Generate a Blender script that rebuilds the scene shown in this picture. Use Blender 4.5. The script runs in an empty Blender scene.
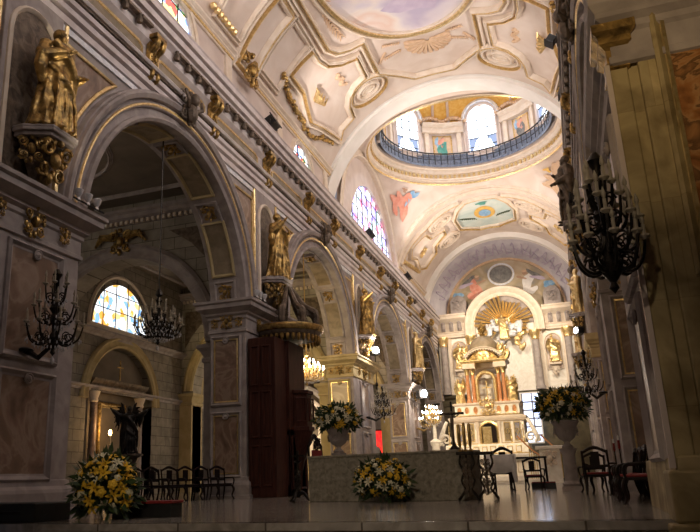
import bpy, math, random
from mathutils import Vector, Matrix, geometry
R_ = math.radians; PI = math.pi; cos = math.cos; sin = math.sin
rnd = random.Random(7)
sc = bpy.context.scene; COL = sc.collection
# ------------------------------------------------------------------ camera
FPX, PX, PY = 710.83, 299.14, 276.5
cam_d = bpy.data.cameras.new('camera'); cam = bpy.data.objects.new('camera', cam_d); COL.objects.link(cam)
_p, _y, _r = R_(15.886), R_(20.345), R_(-1.6443)
FW = Vector((-sin(_y)*cos(_p), cos(_y)*cos(_p), sin(_p)))
_rt = Vector((cos(_y), sin(_y), 0)); _up = _rt.cross(FW)
RR = cos(_r)*_rt + sin(_r)*_up; UU = -sin(_r)*_rt + cos(_r)*_up
m = Matrix((RR, UU, -FW)).transposed().to_4x4(); m.translation = Vector((0, 0, .5)); cam.matrix_world = m
cam_d.sensor_width = 36; cam_d.lens = FPX/700*36
cam_d.shift_x = (350-PX)/700; cam_d.shift_y = (PY-266)/700
cam_d.clip_start = .05; cam_d.clip_end = 300
sc.camera = cam
# ------------------------------------------------------------------ world, view, big lights
sc.view_settings.view_transform = 'Standard'; sc.view_settings.look = 'None'
sc.view_settings.gamma = 1; sc.view_settings.use_curve_mapping = False
sc.view_settings.exposure = 0.16
w = bpy.data.worlds.new('sky'); sc.world = w; w.use_nodes = True
w.node_tree.nodes['Background'].inputs[0].default_value = (.7, .8, 1, 1)
w.node_tree.nodes['Background'].inputs[1].default_value = .3
def light(kind, name, loc, energy, col=(1, 1, 1), size=.05, aim=None, spot=70, blend=.6, sx=1, sy=1):
    d = bpy.data.lights.new(name, kind); d.energy = energy; d.color = col
    if kind == 'AREA': d.shape = 'RECTANGLE'; d.size = sx; d.size_y = sy
    else: d.shadow_soft_size = size
    if kind == 'SPOT': d.spot_size = R_(spot); d.spot_blend = blend
    o = bpy.data.objects.new(name, d); COL.objects.link(o); o.location = loc
    if aim: o.rotation_euler = (Vector(aim)-Vector(loc)).to_track_quat('-Z', 'Y').to_euler()
    return o
WARM = (1, .74, .45); SOFT = (1, .89, .81); DAY = (.86, .92, 1)
# floodlights standing on both cornices, aimed at the vault
for y, e in ((3, 500), (14, 900), (24, 1000)):
    light('SPOT', 'vault_floodlight', (-8.7, y, 13.35), e, SOFT, .12, (-2, y+5, 18), 130, .9)
    light('SPOT', 'vault_floodlight', (1.2, y, 13.35), e, SOFT, .12, (-7.5, y+5, 16), 130, .9)
for y, e in ((33.5, 1150), (42, 850), (47, 650)):
    light('SPOT', 'crossing_floodlight', (-8.7, y, 13.35), e, (1, .87, .74), .12, (-2, y+2, 18), 130, .9)
    light('SPOT', 'crossing_floodlight', (1.3, y, 13.35), e, (1, .87, .74), .12, (-7, y+2, 17), 130, .9)
# daylight falling down the dome, spots on the apse wall and high altar
light('SPOT', 'dome_daylight', (-3.75, 37.6, 26.6), 2600, DAY, .3, (-3.75, 37.6, 0), 100, .8)
light('SPOT', 'apse_spotlight', (-8.0, 46.5, 12.9), 2500, (1, .84, .62), .1, (-3, 56.4, 9), 75, .7)
light('SPOT', 'apse_spotlight', (.6, 46.5, 12.9), 2900, (1, .84, .62), .1, (-5, 56.4, 9), 75, .7)
light('SPOT', 'altar_spotlight', (.2, 29, 11.5), 3800, (1, .8, .52), .1, (-4.4, 40, 4), 45, .7)
light('SPOT', 'altar_spotlight', (-8.4, 29, 11.5), 3800, (1, .8, .52), .1, (-4.4, 40, 4), 45, .7)
# lamps low in the nave and aisles, with added fill lamps among them
light('SPOT', 'right_pier_fill', (-.8, -3, 4.5), 1500, (1, .72, .38), .2, (2.9, 8.5, 7.0), 46, .9)  # added lamp behind the camera, turns the near right pier golden
light('SPOT', 'aisle_spotlight', (-12.6, 22.6, 5.2), 900, (1, .72, .32), .12, (-9.9, 31.4, 5.6), 75, .6)
light('SPOT', 'aisle_spotlight', (-17.8, 24.5, 5.5), 500, (1, .74, .36), .12, (-13, 33, 7.5), 80, .6)
light('SPOT', 'platform_fill', (-1.5, -3, 7.5), 1300, (1, .8, .56), .3, (-3.2, 12.5, .2), 42, .8)  # added fill from behind the camera for flowers, altar block and floor
for y in (9, 20): light('AREA', 'clerestory_daylight_fill', (1.95, y, 14.2), 290, (1, .93, .92), aim=(-9.2, y+3, 11.6), sx=2.6, sy=1.1)  # added area lamps brightening the left frieze, before a blank clerestory wall
light('POINT', 'aisle_lamp', (-14.5, 13.5, 8.0), 90, (1, .8, .6), .15)
light('POINT', 'chapel_lamp', (-20.2, 28.1, 2.6), 14, (1, .62, .25), .06)
light('POINT', 'aisle_lamp', (-13.5, 42.5, 7.5), 200, (1, .72, .45), .15)
light('POINT', 'aisle_lamp', (5.5, 27, 7.5), 160, (1, .66, .4), .15)
for y, e in ((11.2, 210), (22.6, 150), (34.0, 130), (45.6, 130)): light('SPOT', 'pier_uplight', (-7.9, y+.6, 6.3), e, (1, .84, .6), .05, (-8.9, y-1.2, 8.3), 60, .8)
# ------------------------------------------------------------------ materials
def mat(name, c1, c2=None, rough=.7, metal=0, scale=3, bump=.0, detail=6, emis=None, spec=.5, kind='noise', ramp=None, coat=0, mapping=None):
    M = bpy.data.materials.new(name); M.use_nodes = True; nt = M.node_tree; b = nt.nodes['Principled BSDF']
    b.inputs['Roughness'].default_value = rough; b.inputs['Metallic'].default_value = metal
    b.inputs['Specular IOR Level'].default_value = spec; b.inputs['Coat Weight'].default_value = coat
    b.inputs['Base Color'].default_value = (*c1, 1)
    tc = nt.nodes.new('ShaderNodeTexCoord'); src = tc.outputs['Object']
    if mapping:
        mp = nt.nodes.new('ShaderNodeMapping'); mp.inputs['Scale'].default_value = mapping
        nt.links.new(src, mp.inputs[0]); src = mp.outputs[0]
    if c2 or ramp:
        if kind == 'noise':
            t = nt.nodes.new('ShaderNodeTexNoise'); t.inputs['Scale'].default_value = scale; t.inputs['Detail'].default_value = detail
            t.inputs['Distortion'].default_value = .6; out = t.outputs['Fac']
        elif kind == 'vein':
            t = nt.nodes.new('ShaderNodeTexNoise'); t.inputs['Scale'].default_value = scale; t.inputs['Detail'].default_value = 10
            t.inputs['Distortion'].default_value = 3.5; out = t.outputs['Fac']
        elif kind == 'voronoi':
            t = nt.nodes.new('ShaderNodeTexVoronoi'); t.inputs['Scale'].default_value = scale
            sp = nt.nodes.new('ShaderNodeSeparateColor'); nt.links.new(t.outputs['Color'], sp.inputs[0]); out = sp.outputs[0]
        nt.links.new(src, t.inputs['Vector'])
        r = nt.nodes.new('ShaderNodeValToRGB'); cr = r.color_ramp
        st = ramp or [(.34, c1), (.66, c2)]
        while len(cr.elements) < len(st): cr.elements.new(.5)
        for e, (p, c) in zip(cr.elements, st): e.position = p; e.color = (*c, 1)
        if kind == 'voronoi': cr.interpolation = 'CONSTANT'
        nt.links.new(out, r.inputs[0]); nt.links.new(r.outputs[0], b.inputs['Base Color'])
        if emis: nt.links.new(r.outputs[0], b.inputs['Emission Color'])
        if bump:
            bp = nt.nodes.new('ShaderNodeBump'); bp.inputs['Strength'].default_value = bump; bp.inputs['Distance'].default_value = .05
            nt.links.new(out, bp.inputs['Height']); nt.links.new(bp.outputs[0], b.inputs['Normal'])
    elif emis: b.inputs['Emission Color'].default_value = (*c1, 1)
    if emis: b.inputs['Emission Strength'].default_value = emis
    return M
def brick_mat(name, c1, c2, mortar, w=.9, h=.45, rough=.8, axis='x', ms=.012, bump=.3):
    M = mat(name, c1, c2, rough, scale=2.2); nt = M.node_tree; b = nt.nodes['Principled BSDF']
    tc = [n for n in nt.nodes if n.type == 'TEX_COORD'][0]; rp = [n for n in nt.nodes if n.type == 'VALTORGB'][0]
    sp = nt.nodes.new('ShaderNodeSeparateXYZ'); cb = nt.nodes.new('ShaderNodeCombineXYZ')
    nt.links.new(tc.outputs['Object'], sp.inputs[0])
    if axis == 'x': nt.links.new(sp.outputs[1], cb.inputs[0]); nt.links.new(sp.outputs[2], cb.inputs[1])
    elif axis == 'y': nt.links.new(sp.outputs[0], cb.inputs[0]); nt.links.new(sp.outputs[2], cb.inputs[1])
    else: nt.links.new(sp.outputs[0], cb.inputs[0]); nt.links.new(sp.outputs[1], cb.inputs[1])
    t = nt.nodes.new('ShaderNodeTexBrick'); t.inputs['Scale'].default_value = 1
    t.inputs['Brick Width'].default_value = w; t.inputs['Row Height'].default_value = h; t.inputs['Mortar Size'].default_value = ms
    t.inputs['Mortar'].default_value = (*mortar, 1); t.inputs['Color1'].default_value = (1, 1, 1, 1); t.inputs['Color2'].default_value = (.82, .82, .82, 1)
    nt.links.new(cb.outputs[0], t.inputs['Vector'])
    mx = nt.nodes.new('ShaderNodeMix'); mx.data_type = 'RGBA'; mx.blend_type = 'MULTIPLY'; mx.inputs[0].default_value = 1
    nt.links.new(rp.outputs[0], mx.inputs[6]); nt.links.new(t.outputs['Color'], mx.inputs[7]); nt.links.new(mx.outputs[2], b.inputs['Base Color'])
    if bump:
        bp = nt.nodes.new('ShaderNodeBump'); bp.inputs['Strength'].default_value = bump; bp.inputs['Distance'].default_value = .02; bp.invert = True
        nt.links.new(t.outputs['Fac'], bp.inputs['Height']); nt.links.new(bp.outputs[0], b.inputs['Normal'])
    return M
K = {}
K['stone'] = mat('mauve_grey_stone', (.29, .25, .24), (.43, .375, .36), .75, scale=2.5, bump=.25)
K['upstone'] = mat('pale_rose_plaster', (.60, .50, .455), (.70, .60, .55), .8, scale=1.2, bump=.1)
K['ent'] = mat('lit_mauve_stone', (.60, .53, .52), (.74, .67, .665), .7, scale=2.0, bump=.1)  # paler copy of the stone, brighter light on the left entablature put into colour
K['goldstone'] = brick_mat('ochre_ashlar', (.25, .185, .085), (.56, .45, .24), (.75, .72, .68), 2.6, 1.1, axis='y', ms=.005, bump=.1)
K['mould'] = mat('cream_moulding', (.72, .60, .48), (.80, .70, .60), .7, scale=3)
K['vault'] = mat('blush_vault_plaster', (.66, .54, .46), (.78, .68, .61), .85, scale=.8, bump=.05)
K['white'] = mat('white_plaster', (.85, .82, .78), (.93, .9, .87), .8, scale=1)
K['lav'] = mat('lavender_plaster', (.52, .49, .56), (.66, .63, .68), .85, scale=1.2)
K['gilt'] = mat('gilding', (.66, .47, .20), (.88, .70, .38), .34, .85, scale=9, bump=.2)
K['oldgilt'] = mat('aged_gilding', (.13, .085, .035), (.62, .40, .13), .36, .75, scale=6, bump=.5)
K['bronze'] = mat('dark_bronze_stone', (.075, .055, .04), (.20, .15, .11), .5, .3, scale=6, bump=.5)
K['tan'] = mat('tan_stucco', (.62, .42, .26), (.72, .52, .36), .75, scale=6)
K['marble'] = mat('brown_veined_marble', (.20, .115, .08), (.40, .27, .20), .32, scale=.55, kind='vein', ramp=[(.3, (.13, .08, .055)), (.46, (.26, .165, .12)), (.52, (.34, .25, .19)), (.58, (.23, .145, .10)), (.75, (.17, .11, .08))])
K['redmarble'] = mat('rust_red_marble', (.30, .11, .04), (.5, .3, .18), .25, scale=1.1, kind='vein', ramp=[(.25, (.10, .04, .015)), (.42, (.34, .14, .045)), (.52, (.45, .24, .1)), (.56, (.14, .07, .03)), (.7, (.40, .19, .07))])
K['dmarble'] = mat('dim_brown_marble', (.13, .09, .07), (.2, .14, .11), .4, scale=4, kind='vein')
K['frieze'] = mat('olive_brown_marble', (.20, .16, .10), (.33, .26, .18), .4, scale=3)
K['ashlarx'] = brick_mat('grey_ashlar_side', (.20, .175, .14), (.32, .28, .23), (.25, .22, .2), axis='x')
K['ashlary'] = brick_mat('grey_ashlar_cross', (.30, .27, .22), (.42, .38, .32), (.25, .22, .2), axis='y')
K['yellow'] = mat('lamplit_ochre_plaster', (.42, .33, .16), (.54, .43, .24), .75, scale=2, bump=.1)  # ochre; on the third pier and second arch it paints in yellow lamplight
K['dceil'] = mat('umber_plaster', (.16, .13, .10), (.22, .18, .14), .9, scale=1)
K['wood'] = mat('dark_red_wood', (.035, .010, .007), (.075, .024, .016), .6, spec=.2, scale=3, mapping=(6, 6, .6), bump=.1)
K['dwood'] = mat('black_brown_wood', (.006, .003, .0025), (.014, .006, .005), .55, scale=5, spec=.2)
K['red'] = mat('crimson_upholstery', (.16, .008, .010), (.24, .016, .018), .6, scale=20)
K['iron'] = mat('black_iron', (.012, .010, .009), (.035, .028, .022), .4, .7, scale=8)
K['black'] = mat('black_paint', (.008, .008, .009), (.015, .015, .016), .5, scale=8)
K['brass'] = mat('brass', (.55, .38, .14), (.7, .5, .2), .3, .9, scale=8)
K['altar'] = mat('grey_travertine', (.17, .15, .12), (.30, .27, .22), .5, scale=11, bump=.2, ramp=[(.3, (.16, .145, .115)), (.5, (.27, .25, .2)), (.7, (.36, .335, .28))])
K['wmarble'] = mat('white_veined_marble', (.80, .74, .66), (.92, .88, .82), .35, scale=1.4, kind='vein')
K['copper'] = mat('rosy_column_marble', (.45, .17, .07), (.66, .32, .15), .25, scale=4, kind='vein')
K['blue'] = mat('blue_mosaic', (.05, .10, .35), (.5, .4, .15), .4, scale=30)
K['bulb'] = mat('candle_bulb', (1, .92, .8), emis=26)
K['bulboff'] = mat('ivory_candle', (.36, .31, .23), (.46, .41, .32), .4, scale=8)
K['glow'] = mat('spotlight_lens', (1, .93, .86), emis=60)
K['flame'] = mat('candle_flame', (1, .6, .2), emis=25)
K['glass'] = mat('crystal', (.75, .76, .8), (.9, .9, .95), .08, .3, scale=20)
K['leaf'] = mat('dark_leaves', (.012, .03, .008), (.05, .09, .025), .5, scale=12)
K['ylily'] = mat('yellow_petals', (.72, .42, .02), (.88, .62, .06), .5, scale=6)
K['wlily'] = mat('ivory_petals', (.70, .66, .46), (.85, .82, .65), .5, scale=6)
K['cloth'] = mat('white_cloth', (.7, .67, .66), (.8, .78, .77), .8, scale=6)
K['silver'] = mat('silvered_plaster', (.62, .64, .70), (.85, .85, .88), .45, .2, scale=5, bump=.3)
K['skin'] = mat('painted_flesh', (.42, .26, .18), (.5, .32, .22), .6, scale=4)
# floor slabs: polished marble with long reflections
K['floor'] = mat('polished_grey_marble', (.26, .24, .22), (.44, .41, .385), .14, scale=1.3, kind='vein', spec=.6)
def slab(M, w, h):
    nt = M.node_tree; b = nt.nodes['Principled BSDF']; tc = [n for n in nt.nodes if n.type == 'TEX_COORD'][0]; rp = [n for n in nt.nodes if n.type == 'VALTORGB'][0]
    t = nt.nodes.new('ShaderNodeTexBrick'); t.inputs['Scale'].default_value = 1; t.inputs['Brick Width'].default_value = w; t.inputs['Row Height'].default_value = h
    t.inputs['Mortar Size'].default_value = .012; t.inputs['Mortar'].default_value = (.3, .28, .26, 1); t.inputs['Color1'].default_value = (1, 1, 1, 1); t.inputs['Color2'].default_value = (.72, .7, .68, 1)
    nt.links.new(tc.outputs['Object'], t.inputs['Vector'])
    mx = nt.nodes.new('ShaderNodeMix'); mx.data_type = 'RGBA'; mx.blend_type = 'MULTIPLY'; mx.inputs[0].default_value = 1
    nt.links.new(rp.outputs[0], mx.inputs[6]); nt.links.new(t.outputs['Color'], mx.inputs[7]); nt.links.new(mx.outputs[2], b.inputs['Base Color'])
slab(K['floor'], 1.2, .6)
K['stepface'] = mat('speckled_step_marble', (.20, .18, .145), (.32, .29, .24), .35, scale=14)
def fresco(name, cols, scale):
    n = len(cols); return mat(name, cols[0], rough=.85, scale=scale, detail=3, ramp=[(.28+.44*i/(n-1), c) for i, c in enumerate(cols)])
K['fresco'] = fresco('sky_fresco', [(.50, .44, .58), (.66, .60, .66), (.78, .70, .66), (.74, .56, .48), (.80, .76, .74)], .35)
K['fresco2'] = fresco('lunette_fresco', [(.30, .28, .26), (.42, .34, .22), (.55, .46, .34), (.48, .36, .24)], .8)
K['fresco3'] = fresco('teal_sky_fresco', [(.45, .58, .56), (.62, .70, .66), (.80, .80, .74)], .5)
K['fgreen'] = fresco('green_robe_painting', [(.03, .16, .12), (.10, .30, .22), (.45, .30, .14), (.60, .46, .24)], 1.6)
K['pink'] = mat('painted_rose', (.70, .25, .18), (.78, .42, .32), .8, scale=3)
K['teal'] = mat('painted_teal', (.06, .28, .24), (.16, .42, .36), .8, scale=3)
K['lilac'] = mat('painted_lilac', (.48, .40, .55), (.60, .52, .64), .8, scale=2)
K['azure'] = mat('painted_azure', (.16, .36, .62), (.4, .58, .75), .8, scale=4)
K['grey'] = mat('painted_grey', (.14, .14, .14), (.26, .25, .24), .8, scale=4)
K['orange'] = mat('painted_orange_gold', (.75, .42, .08), (.85, .58, .18), .7, scale=5)
def glassmat(name, cols, strength, scale):
    n = len(cols); return mat(name, cols[0], rough=.3, scale=scale, kind='voronoi', emis=strength, ramp=[(i/n, c) for i, c in enumerate(cols)])
W = (.9, .95, 1)
K['sg1'] = glassmat('stained_glass_amber', [W, (.95, .9, .75), W, (.95, .45, .08), W, (.25, .5, .9), (.95, .75, .3), W], 1.3, 3.2)
K['sg2'] = glassmat('stained_glass_green', [W, W, (.85, .12, .1), W, (.1, .6, .2), W, (.9, .75, .3), (.2, .35, .8)], 1.6, 3.5)
K['sg3'] = glassmat('stained_glass_violet', [W, (.55, .6, .95), W, (.35, .3, .75), W, (.8, .25, .45), (.75, .8, .98), (.3, .45, .5)], 1.5, 2.4)
K['sgred'] = glassmat('stained_glass_red', [(.9, .02, .02), (.8, .02, .03), (.95, .05, .03), (.85, .02, .02)], 1.2, 5)
K['sgblue'] = mat('clear_blue_glass', (.55, .68, 1), rough=.3, emis=1.8)
K['day'] = mat('daylit_window_glass', (.78, .88, 1), rough=.3, emis=3.2)
K['dolive'] = mat('dark_olive_marble', (.07, .055, .03), (.13, .105, .06), .4, scale=2)
K['dusk2'] = mat('blue_grey_window_glass', (.22, .30, .48), rough=.3, emis=.8)
K['dusk'] = mat('dark_mesh_glass', (.10, .12, .18), (.2, .24, .32), .3, scale=8)
# ------------------------------------------------------------------ mesh helpers
class MB:
    def __init__(s): s.v = []; s.f = []
    def add(s, vs, fs):
        n = len(s.v); s.v += [tuple(p) for p in vs]; s.f += [tuple(i+n for i in f) for f in fs]; return s
    def box(s, c, d, rz=0):
        x, y, z = d[0]/2, d[1]/2, d[2]/2; cs, sn = cos(rz), sin(rz); vs = []
        for k in (-z, z):
            for a, b in ((-x, -y), (x, -y), (x, y), (-x, y)): vs.append((c[0]+a*cs-b*sn, c[1]+a*sn+b*cs, c[2]+k))
        return s.add(vs, [(3, 2, 1, 0), (4, 5, 6, 7), (0, 1, 5, 4), (1, 2, 6, 5), (2, 3, 7, 6), (3, 0, 4, 7)])
    def bb(s, x0, x1, y0, y1, z0, z1): return s.box(((x0+x1)/2, (y0+y1)/2, (z0+z1)/2), (abs(x1-x0), abs(y1-y0), abs(z1-z0)))
    def prism(s, poly, axis, lo, hi):
        def P(a, b, t): return {'x': (t, a, b), 'y': (a, t, b), 'z': (a, b, t)}[axis]
        n = len(poly); vs = [P(a, b, lo) for a, b in poly]+[P(a, b, hi) for a, b in poly]
        return s.add(vs, [tuple(range(n))[::-1], tuple(range(n, 2*n))]+[(i, (i+1) % n, n+(i+1) % n, n+i) for i in range(n)])
    def lathe(s, prof, c=(0, 0, 0), n=16, sx=1, sy=1, a0=0, a1=2*PI, cap=True):
        full = abs(a1-a0-2*PI) < 1e-6; k = n if full else n+1; vs = []
        for r, z in prof:
            for i in range(k):
                a = a0+(a1-a0)*i/n; vs.append((c[0]+r*cos(a)*sx, c[1]+r*sin(a)*sy, c[2]+z))
        fs = []
        for j in range(len(prof)-1):
            for i in range(n):
                i2 = (i+1) % k; fs.append((j*k+i, j*k+i2, (j+1)*k+i2, (j+1)*k+i))
        if full and cap:
            if prof[0][0] > 1e-5: fs.append(tuple(range(k))[::-1])
            if prof[-1][0] > 1e-5: fs.append(tuple((len(prof)-1)*k+i for i in range(k)))
        return s.add(vs, fs)
    def tube(s, pts, r, n=6, cap=True):
        P = [Vector(p) for p in pts]
        if 3 < len(P) < 10:      # round the path with a Catmull-Rom spline
            Q = []; rq = []; rl = r if isinstance(r, (list, tuple)) else [r]*len(P); k = len(P)
            for i in range(k-1):
                a, b, c, d = P[max(i-1, 0)], P[i], P[i+1], P[min(i+2, k-1)]
                for j in range(3):
                    t = j/3; Q.append(.5*((2*b)+(c-a)*t+(2*a-5*b+4*c-d)*t*t+(3*b-a-3*c+d)*t**3)); rq.append(rl[i]*(1-t)+rl[i+1]*t)
            P = Q+[P[-1]]; r = rq+[rl[-1]]
        vs = []; m_ = len(P); last = None
        for i, p in enumerate(P):
            t = (P[min(i+1, m_-1)]-P[max(i-1, 0)]).normalized()
            if t.length < 1e-6: t = Vector((0, 0, 1))
            a = last if last else (Vector((0, 0, 1)) if abs(t.z) < .9 else Vector((1, 0, 0)))
            a = (a-t*a.dot(t)).normalized() if (a-t*a.dot(t)).length > 1e-6 else t.orthogonal().normalized()
            last = a; b = t.cross(a); rr = r[i] if isinstance(r, (list, tuple)) else r
            for k in range(n): an = 2*PI*k/n; vs.append(p+rr*(cos(an)*a+sin(an)*b))
        fs = [(j*n+i, j*n+(i+1) % n, (j+1)*n+(i+1) % n, (j+1)*n+i) for j in range(m_-1) for i in range(n)]
        if cap: fs += [tuple(range(n))[::-1], tuple((m_-1)*n+i for i in range(n))]
        return s.add(vs, fs)
    def ell(s, c, r, n=10, rot=None):
        h = n//2+1; vs = []
        for j in range(h+1):
            ph = PI*j/h
            for i in range(n):
                p = Vector((r[0]*sin(ph)*cos(2*PI*i/n), r[1]*sin(ph)*sin(2*PI*i/n), -r[2]*cos(ph)))
                if rot: p = rot @ p
                vs.append(Vector(c)+p)
        return s.add(vs, [(j*n+i, j*n+(i+1) % n, (j+1)*n+(i+1) % n, (j+1)*n+i) for j in range(h) for i in range(n)])
    def grid(s, f, nu, nv, closeu=False):
        k = nu if closeu else nu+1; vs = [f(i/nu, j/nv) for j in range(nv+1) for i in range(k)]
        return s.add(vs, [(j*k+i, j*k+(i+1) % k, (j+1)*k+(i+1) % k, (j+1)*k+i) for j in range(nv) for i in range(nu)])
    def arch(s, c, U, N, r, prof, a0=0, a1=PI, n=32, leg=0, sy=1):
        # moulding swept round an arch; c centre, U horizontal axis, N outward normal; leg: straight continuation downward
        c = Vector(c); U = Vector(U); N = Vector(N); Z = Vector((0, 0, 1)); st = [(a0+(a1-a0)*i/n, 0) for i in range(n+1)]
        if leg: st = [(a0, -leg)]+st+[(a1, -leg)]
        vs = []
        for a, dz in st:
            for dr, dn in prof: vs.append(c+(r+dr)*(cos(a)*U+sin(a)*sy*Z)+dn*N+dz*Z)
        m_ = len(prof)
        fs = [(j*m_+i, j*m_+i+1, (j+1)*m_+i+1, (j+1)*m_+i) for j in range(len(st)-1) for i in range(m_-1)]
        return s.add(vs, fs+[tuple(range(m_)), tuple((len(st)-1)*m_+i for i in range(m_))[::-1]])
    def line(s, p0, p1, N, prof, up=(0, 0, 1)):
        p0 = Vector(p0); p1 = Vector(p1); N = Vector(N); up = Vector(up); vs = [p+o*N+z*up for p in (p0, p1) for o, z in prof]; m_ = len(prof)
        return s.add(vs, [(i, i+1, m_+i+1, m_+i) for i in range(m_-1)]+[tuple(range(m_))[::-1], tuple(range(m_, 2*m_))])
    def frame(s, pts, prof, f, closed=True):
        P = [Vector(p) for p in pts]; n = len(P); vs = []
        for i in range(n):
            a = P[i-1] if (closed or i) else P[i]; b = P[(i+1) % n] if (closed or i < n-1) else P[i]
            d1 = (P[i]-a); d2 = (b-P[i])
            if d1.length < 1e-9: d1 = d2
            if d2.length < 1e-9: d2 = d1
            d1 = d1.normalized(); d2 = d2.normalized()
            n1 = Vector((-d1.y, d1.x)); n2 = Vector((-d2.y, d2.x)); mt = n1+n2
            mt = mt/max(mt.length_squared/2, .35) if mt.length > 1e-6 else n1
            for o, h in prof: q = P[i]+mt*o; vs.append(f(q.x, q.y, h))
        m_ = len(prof); rng = range(n) if closed else range(n-1)
        return s.add(vs, [(j*m_+i, j*m_+i+1, ((j+1) % n)*m_+i+1, ((j+1) % n)*m_+i) for j in rng for i in range(m_-1)])
    def fill(s, pts, f, h=0, rings=5):
        cx = sum(p[0] for p in pts)/len(pts); cy = sum(p[1] for p in pts)/len(pts); n = len(pts)
        vs = [f(cx, cy, h)]
        for k in range(1, rings+1):
            for p in pts: vs.append(f(cx+(p[0]-cx)*k/rings, cy+(p[1]-cy)*k/rings, h))
        fs = [(0, 1+i, 1+(i+1) % n) for i in range(n)]
        for k in range(rings-1):
            for i in range(n): a = 1+k*n; fs.append((a+i, a+n+i, a+n+(i+1) % n, a+(i+1) % n))
        return s.add(vs, fs)
    def build(s, name, m_, parent=None, smooth=False, loc=None, bevel=0, recalc=True):
        me = bpy.data.meshes.new(name); o_ = Vector(loc) if loc else Vector((0, 0, 0))
        me.from_pydata([tuple(Vector(p)-o_) for p in s.v], [], s.f); me.materials.append(K[m_] if isinstance(m_, str) else m_)
        if recalc:
            import bmesh
            b = bmesh.new(); b.from_mesh(me); bmesh.ops.recalc_face_normals(b, faces=b.faces); b.to_mesh(me); b.free()
        if smooth:
            me.polygons.foreach_set('use_smooth', [True]*len(me.polygons))
            try: me.set_sharp_from_angle(angle=R_(38))
            except Exception: pass
        me.update(); ob = bpy.data.objects.new(name, me); COL.objects.link(ob)
        if loc: ob.location = o_
        if parent: ob.parent = parent; 
        if parent and loc is None and parent.get('_o'): pass
        if bevel:
            md = ob.modifiers.new('b', 'BEVEL'); md.width = bevel; md.segments = 2; md.limit_method = 'ANGLE'
        return ob
def tag(o, label=None, cat=None, group=None, kind=None):
    if label: o['label'] = label
    if cat: o['category'] = cat
    if group: o['group'] = group
    if kind: o['kind'] = kind
    return o
def struct(mb, name, m_, parent=None, smooth=False, label=None, **k):
    o = mb.build(name, m_, parent, smooth, **k)
    if not parent: tag(o, label, name.split('_')[0], kind='structure')
    return o
def thing(name, label, cat, loc=(0, 0, 0), rz=0, group=None):
    o = bpy.data.objects.new(name, None); COL.objects.link(o); o.location = loc; o.rotation_euler = (0, 0, rz); o.empty_display_size = .2
    return tag(o, label, cat, group)
def dup(root, loc, rz=0, label=None, scale=None, group=None):
    def cp(o, par):
        c = o.copy(); COL.objects.link(c); c.parent = par
        for ch in o.children: cp(ch, c)
        return c
    r = cp(root, None); r.location = loc; r.rotation_euler = (0, 0, rz)
    if scale: r.scale = scale
    if label: r['label'] = label
    if group: r['group'] = group
    return r
def rect(a0, a1, b0, b1, n=1):
    P = []
    for (x, y), (u, v) in (((a0, b0), (a1, b0)), ((a1, b0), (a1, b1)), ((a1, b1), (a0, b1)), ((a0, b1), (a0, b0))):
        for i in range(n): P.append((x+(u-x)*i/n, y+(v-y)*i/n))
    return P
def circ(cx, cy, rx, ry=None, n=32): ry = ry or rx; return [(cx+rx*cos(2*PI*i/n), cy+ry*sin(2*PI*i/n)) for i in range(n)]
PR = [(0, 0), (0, .05), (.04, .09), (.07, .05), (.11, .05), (.14, .02), (.17, .02), (.17, 0)]      # picture-frame moulding
def prs(k, d=1): return [(a*k, b*k*d) for a, b in PR]
def wallx(X, sgn): return lambda a, b, h: Vector((X+sgn*h, a, b))       # a=Y, b=Z
def wally(Y, sgn=-1): return lambda a, b, h: Vector((a, Y+sgn*h, b))    # a=X, b=Z
def ornament(mb, c, U, V, N, s, seed=0, n=5):
    # carved scroll and leaf relief: paired volutes, buds and leaves about a centre
    r = random.Random(seed); c = Vector(c); U = Vector(U); V = Vector(V); N = Vector(N)
    for sx in (-1, 1):
        for (x0, y0, r0, tw) in ((.30, .22, .20, 1), (.26, -.25, .17, -1)):
            pts = []; rad = []
            for i in range(15):
                t = i/14; a = tw*(t*3.4*PI)+(.5 if tw > 0 else -.5); q = r0*(1-.82*t)
                pts.append(c+s*((x0*sx+q*cos(a)*sx)*U+(y0+q*sin(a))*V+(.07+.05*t)*N)); rad.append(s*(.045-.02*t))
            mb.tube(pts, rad, 5)
        for k in range(n):
            a = r.uniform(-1.3, 1.3); q = r.uniform(.2, .5)
            mb.ell(c+s*((q*cos(a)*sx)*U+(q*sin(a)*1.1)*V+.06*N), (s*.07, s*.06, s*.09), 6)
    mb.ell(c+s*.1*N, (s*.16, s*.12, s*.2), 8); mb.ell(c+s*(.1*N+.42*V), (s*.12, s*.08, s*.1), 6); mb.ell(c+s*(.1*N-.42*V), (s*.08, s*.07, s*.14), 6)
def blob(pts_c, f, h, r, seed, n=14, am=.25):
    rr = random.Random(seed); ph = [rr.uniform(0, 6) for _ in range(3)]
    return [(pts_c[0]+r[0]*(1+am*sin(3*a+ph[0])+am*.6*sin(5*a+ph[1]))*cos(a), pts_c[1]+r[1]*(1+am*sin(3*a+ph[0])+am*.6*sin(5*a+ph[1]))*sin(a)) for a in [2*PI*i/n for i in range(n)]]
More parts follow.
